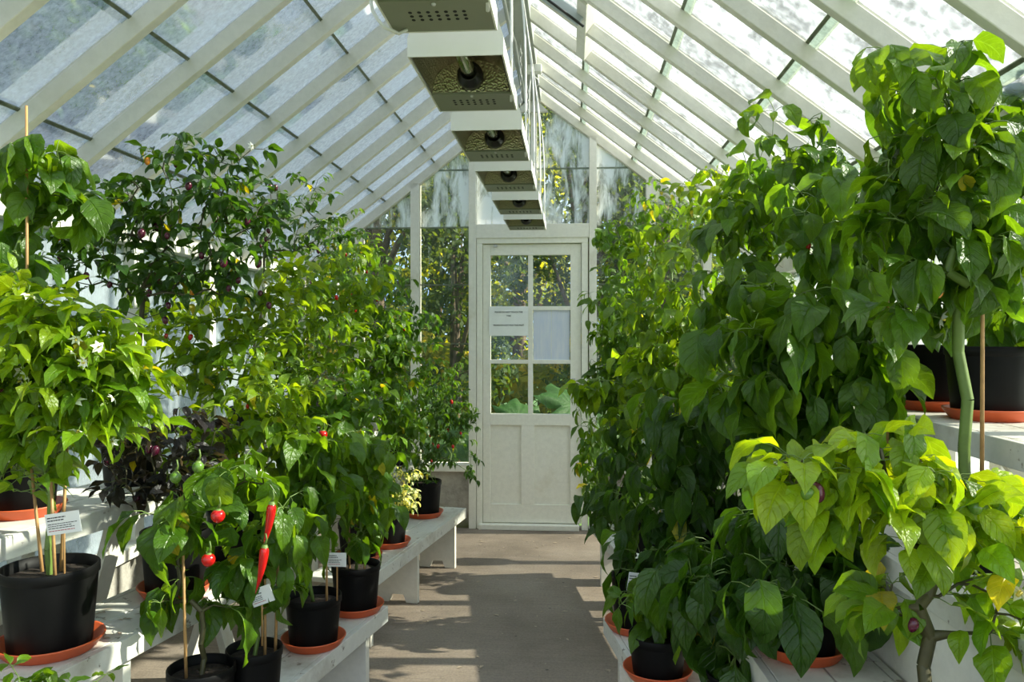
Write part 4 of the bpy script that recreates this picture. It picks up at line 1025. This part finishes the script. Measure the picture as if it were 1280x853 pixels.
def hedge(label, a, b, h, w, n, hue, seed):
    rg = np.random.default_rng(seed); a = np.array(a); b = np.array(b); o = empty('garden_hedge', (a[0], a[1], -.13), label, 'hedge', 'hedges around the garden')
    d = b - a; L = np.linalg.norm(d); u = d/L; v = np.array((-u[1], u[0]))
    t = rg.random(n)*L; q = rg.uniform(-.5, .5, n)*w; z = rg.random(n)*h*(.92 + .10*np.sin(t*1.7) + .06*np.sin(t*4.1))
    P = np.stack([u[0]*t + v[0]*q, u[1]*t + v[1]*q, z + .02], 1); Lf = .16*(.6 + .8*rg.random(n))
    V, Q, uv, nv = blades(P, rg.random(n)*6.28, Lf, Lf*.32, rg.normal(-.4, .6, n), .6*rg.random(n), rg.normal(0, .6, n), .3*np.ones(n), 2, 2, (.6, .8))
    ca, cb = {'dark': ((.028, .060, .012), (.07, .11, .014)), 'mid': ((.05, .10, .014), (.16, .19, .02)), 'sunlit_gold': ((.12, .16, .015), (.42, .36, .03))}[hue]  # gold hedge tone has the sunlight in its leaf colour
    k = rg.random(n)[:, None]**2; mesh_np('foliage', V, Q, uv, np.repeat(ca*(1 - k) + np.array(cb)*k, nv, 0), M['tree_leaf'], o)
    mb = MB()
    for i in range(int(L/.8)):
        x = u*(.4 + i*.8); mb.tube([(x[0], x[1], 0), (x[0] + .05, x[1], h*.7)], [.035, .012], 6)
    mb.build('stem', M['bark'], o)
hedge('tall clipped hedge across the garden behind the trees beyond the door', (-9, 14.5), (8, 14.5), 3.6, 1.3, 15000, 'mid', 91)
hedge('long hedge outside the trestle side glazing', (-10.5, -2), (-10.5, 14), 2.6, 1.3, 9000, 'mid', 92)
hedge('low sunlit hedge just beyond the gable', (-3.6, 9.6), (3.6, 9.9), 1.5, .9, 6000, 'sunlit_gold', 93)
# huge rhubarb-like leaves outside the door
def giant(label, x, y, spec, seed):
    rr = random.Random(seed); o = empty('giant_rhubarb', (x, y, -.13), label, 'plant', 'giant leaved plants outside the door')
    for (dx, dy, hz, r, tl) in spec:
        mb = MB(); mb.tube([(0, 0, 0), (dx*.4, dy*.4, hz*.6), (dx, dy, hz)], [.03, .025, .015], 7); mb.build('stalk', M['stem'], o)
        nr, na = 6, 40; V = [(0, 0, 0)]; C = [(.06, .14, .03)]; UV = [(0, .5)]
        for i in range(1, nr + 1):
            for k in range(na):
                a = 2*PI*k/na; q = i/nr; lob = 1 + q*(.13*math.cos(a*7) + .06*math.cos(a*21)); gap = 1 - .55*q*math.exp(-((a - PI)/.25)**2)
                rad = r*q*lob*gap; V.append((rad*math.cos(a), rad*math.sin(a), -.22*r*q*q + .05*r*q*math.cos(a*14) + .03*r*q*(rr.random() - .5)*2 + .10*r*q*(1-q)*2)); s = .85 + .3*rr.random(); C.append((.035*s, .10*s, .018*s)); UV.append((q, .5 + .5*abs(math.sin(a*3.5))))
        Q = [(0, 1 + k, 1 + (k+1)%na) for k in range(na)]
        me_v = np.array(V); tri = []
        for k in range(na): tri.append((0, 1 + k, 1 + (k+1) % na))
        for i in range(nr - 1):
            for k in range(na):
                a, b, c, d = 1 + i*na + k, 1 + (i+1)*na + k, 1 + (i+1)*na + (k+1)%na, 1 + i*na + (k+1)%na; tri += [(a, b, c), (a, c, d)]
        l = mesh_np('leaf_blade', me_v, np.array(tri), np.array(UV), np.array(C), M['tree_leaf'], o)
        l.location = (dx, dy, hz); l.rotation_euler = (tl[0], tl[1], rr.random()*.6)
giant('giant green lobed leaves outside the lower handle side door pane', -.05, 7.2, [(.05, -.25, .84, .30, (.75, .1)), (-.2, -.4, .52, .25, (.9, -.2)), (.32, -.2, .66, .27, (.8, .3)), (.1, -.5, .36, .24, (.9, .2)), (.38, .1, .95, .26, (.7, .3))], 1)
giant('giant round leaves low outside the hinge side door pane', -.72, 7.1, [(.05, -.3, .46, .24, (.85, .1)), (-.20, -.1, .58, .25, (.7, -.3)), (.24, .1, .70, .25, (.8, .2)), (.1, -.5, .28, .22, (.9, 0))], 2)
giant('giant leaves outside the pane beside the far bench end', -1.5, 7.4, [(.0, -.2, .75, .32, (.7, .1)), (.3, .0, .55, .28, (.8, .2)), (-.35, .1, .6, .30, (.7, -.2))], 3)

# ------------------------------------------------------------------ light
W = bpy.data.worlds.new('sky'); SC.world = W; W.use_nodes = True; nt = W.node_tree; nt.nodes.clear()
out = N(nt, 'ShaderNodeOutputWorld'); bg = N(nt, 'ShaderNodeBackground'); nt.links.new(bg.outputs[0], out.inputs[0])
tc = N(nt, 'ShaderNodeTexCoord'); mp = N(nt, 'ShaderNodeMapping'); mp.inputs['Scale'].default_value = (1, 1, 2.2); nt.links.new(tc.outputs['Generated'], mp.inputs[0])
f = noise(nt, mp.outputs[0], 2.3, 7, .6, .3)
r = ramp(nt, [(.38, (.34, .56, .96)), (.50, (.70, .83, 1.0)), (.60, (1.0, .985, .96))]); nt.links.new(f, r.inputs[0])
nt.links.new(r.outputs[0], bg.inputs[0]); bg.inputs[1].default_value = 1.35
sd = bpy.data.lights.new('sun', 'SUN'); sd.energy = 12.5; sd.angle = R(.6); sd.color = (1.0, .90, .70)
sun = bpy.data.objects.new('sun', sd); link(sun)
SUN = Vector((.80, .05, .55)).normalized()
sun.rotation_euler = SUN.to_track_quat('Z', 'Y').to_euler()

vs = SC.view_settings; vs.view_transform = 'Standard'; vs.look = 'None'; vs.gamma = 1.0; vs.use_curve_mapping = False
vs.exposure = 0.33
cy = SC.cycles
cy.max_bounces = 8; cy.diffuse_bounces = 4; cy.glossy_bounces = 3; cy.transmission_bounces = 5; cy.transparent_max_bounces = 16
cy.caustics_reflective = False; cy.caustics_refractive = False; cy.sample_clamp_indirect = 6.0
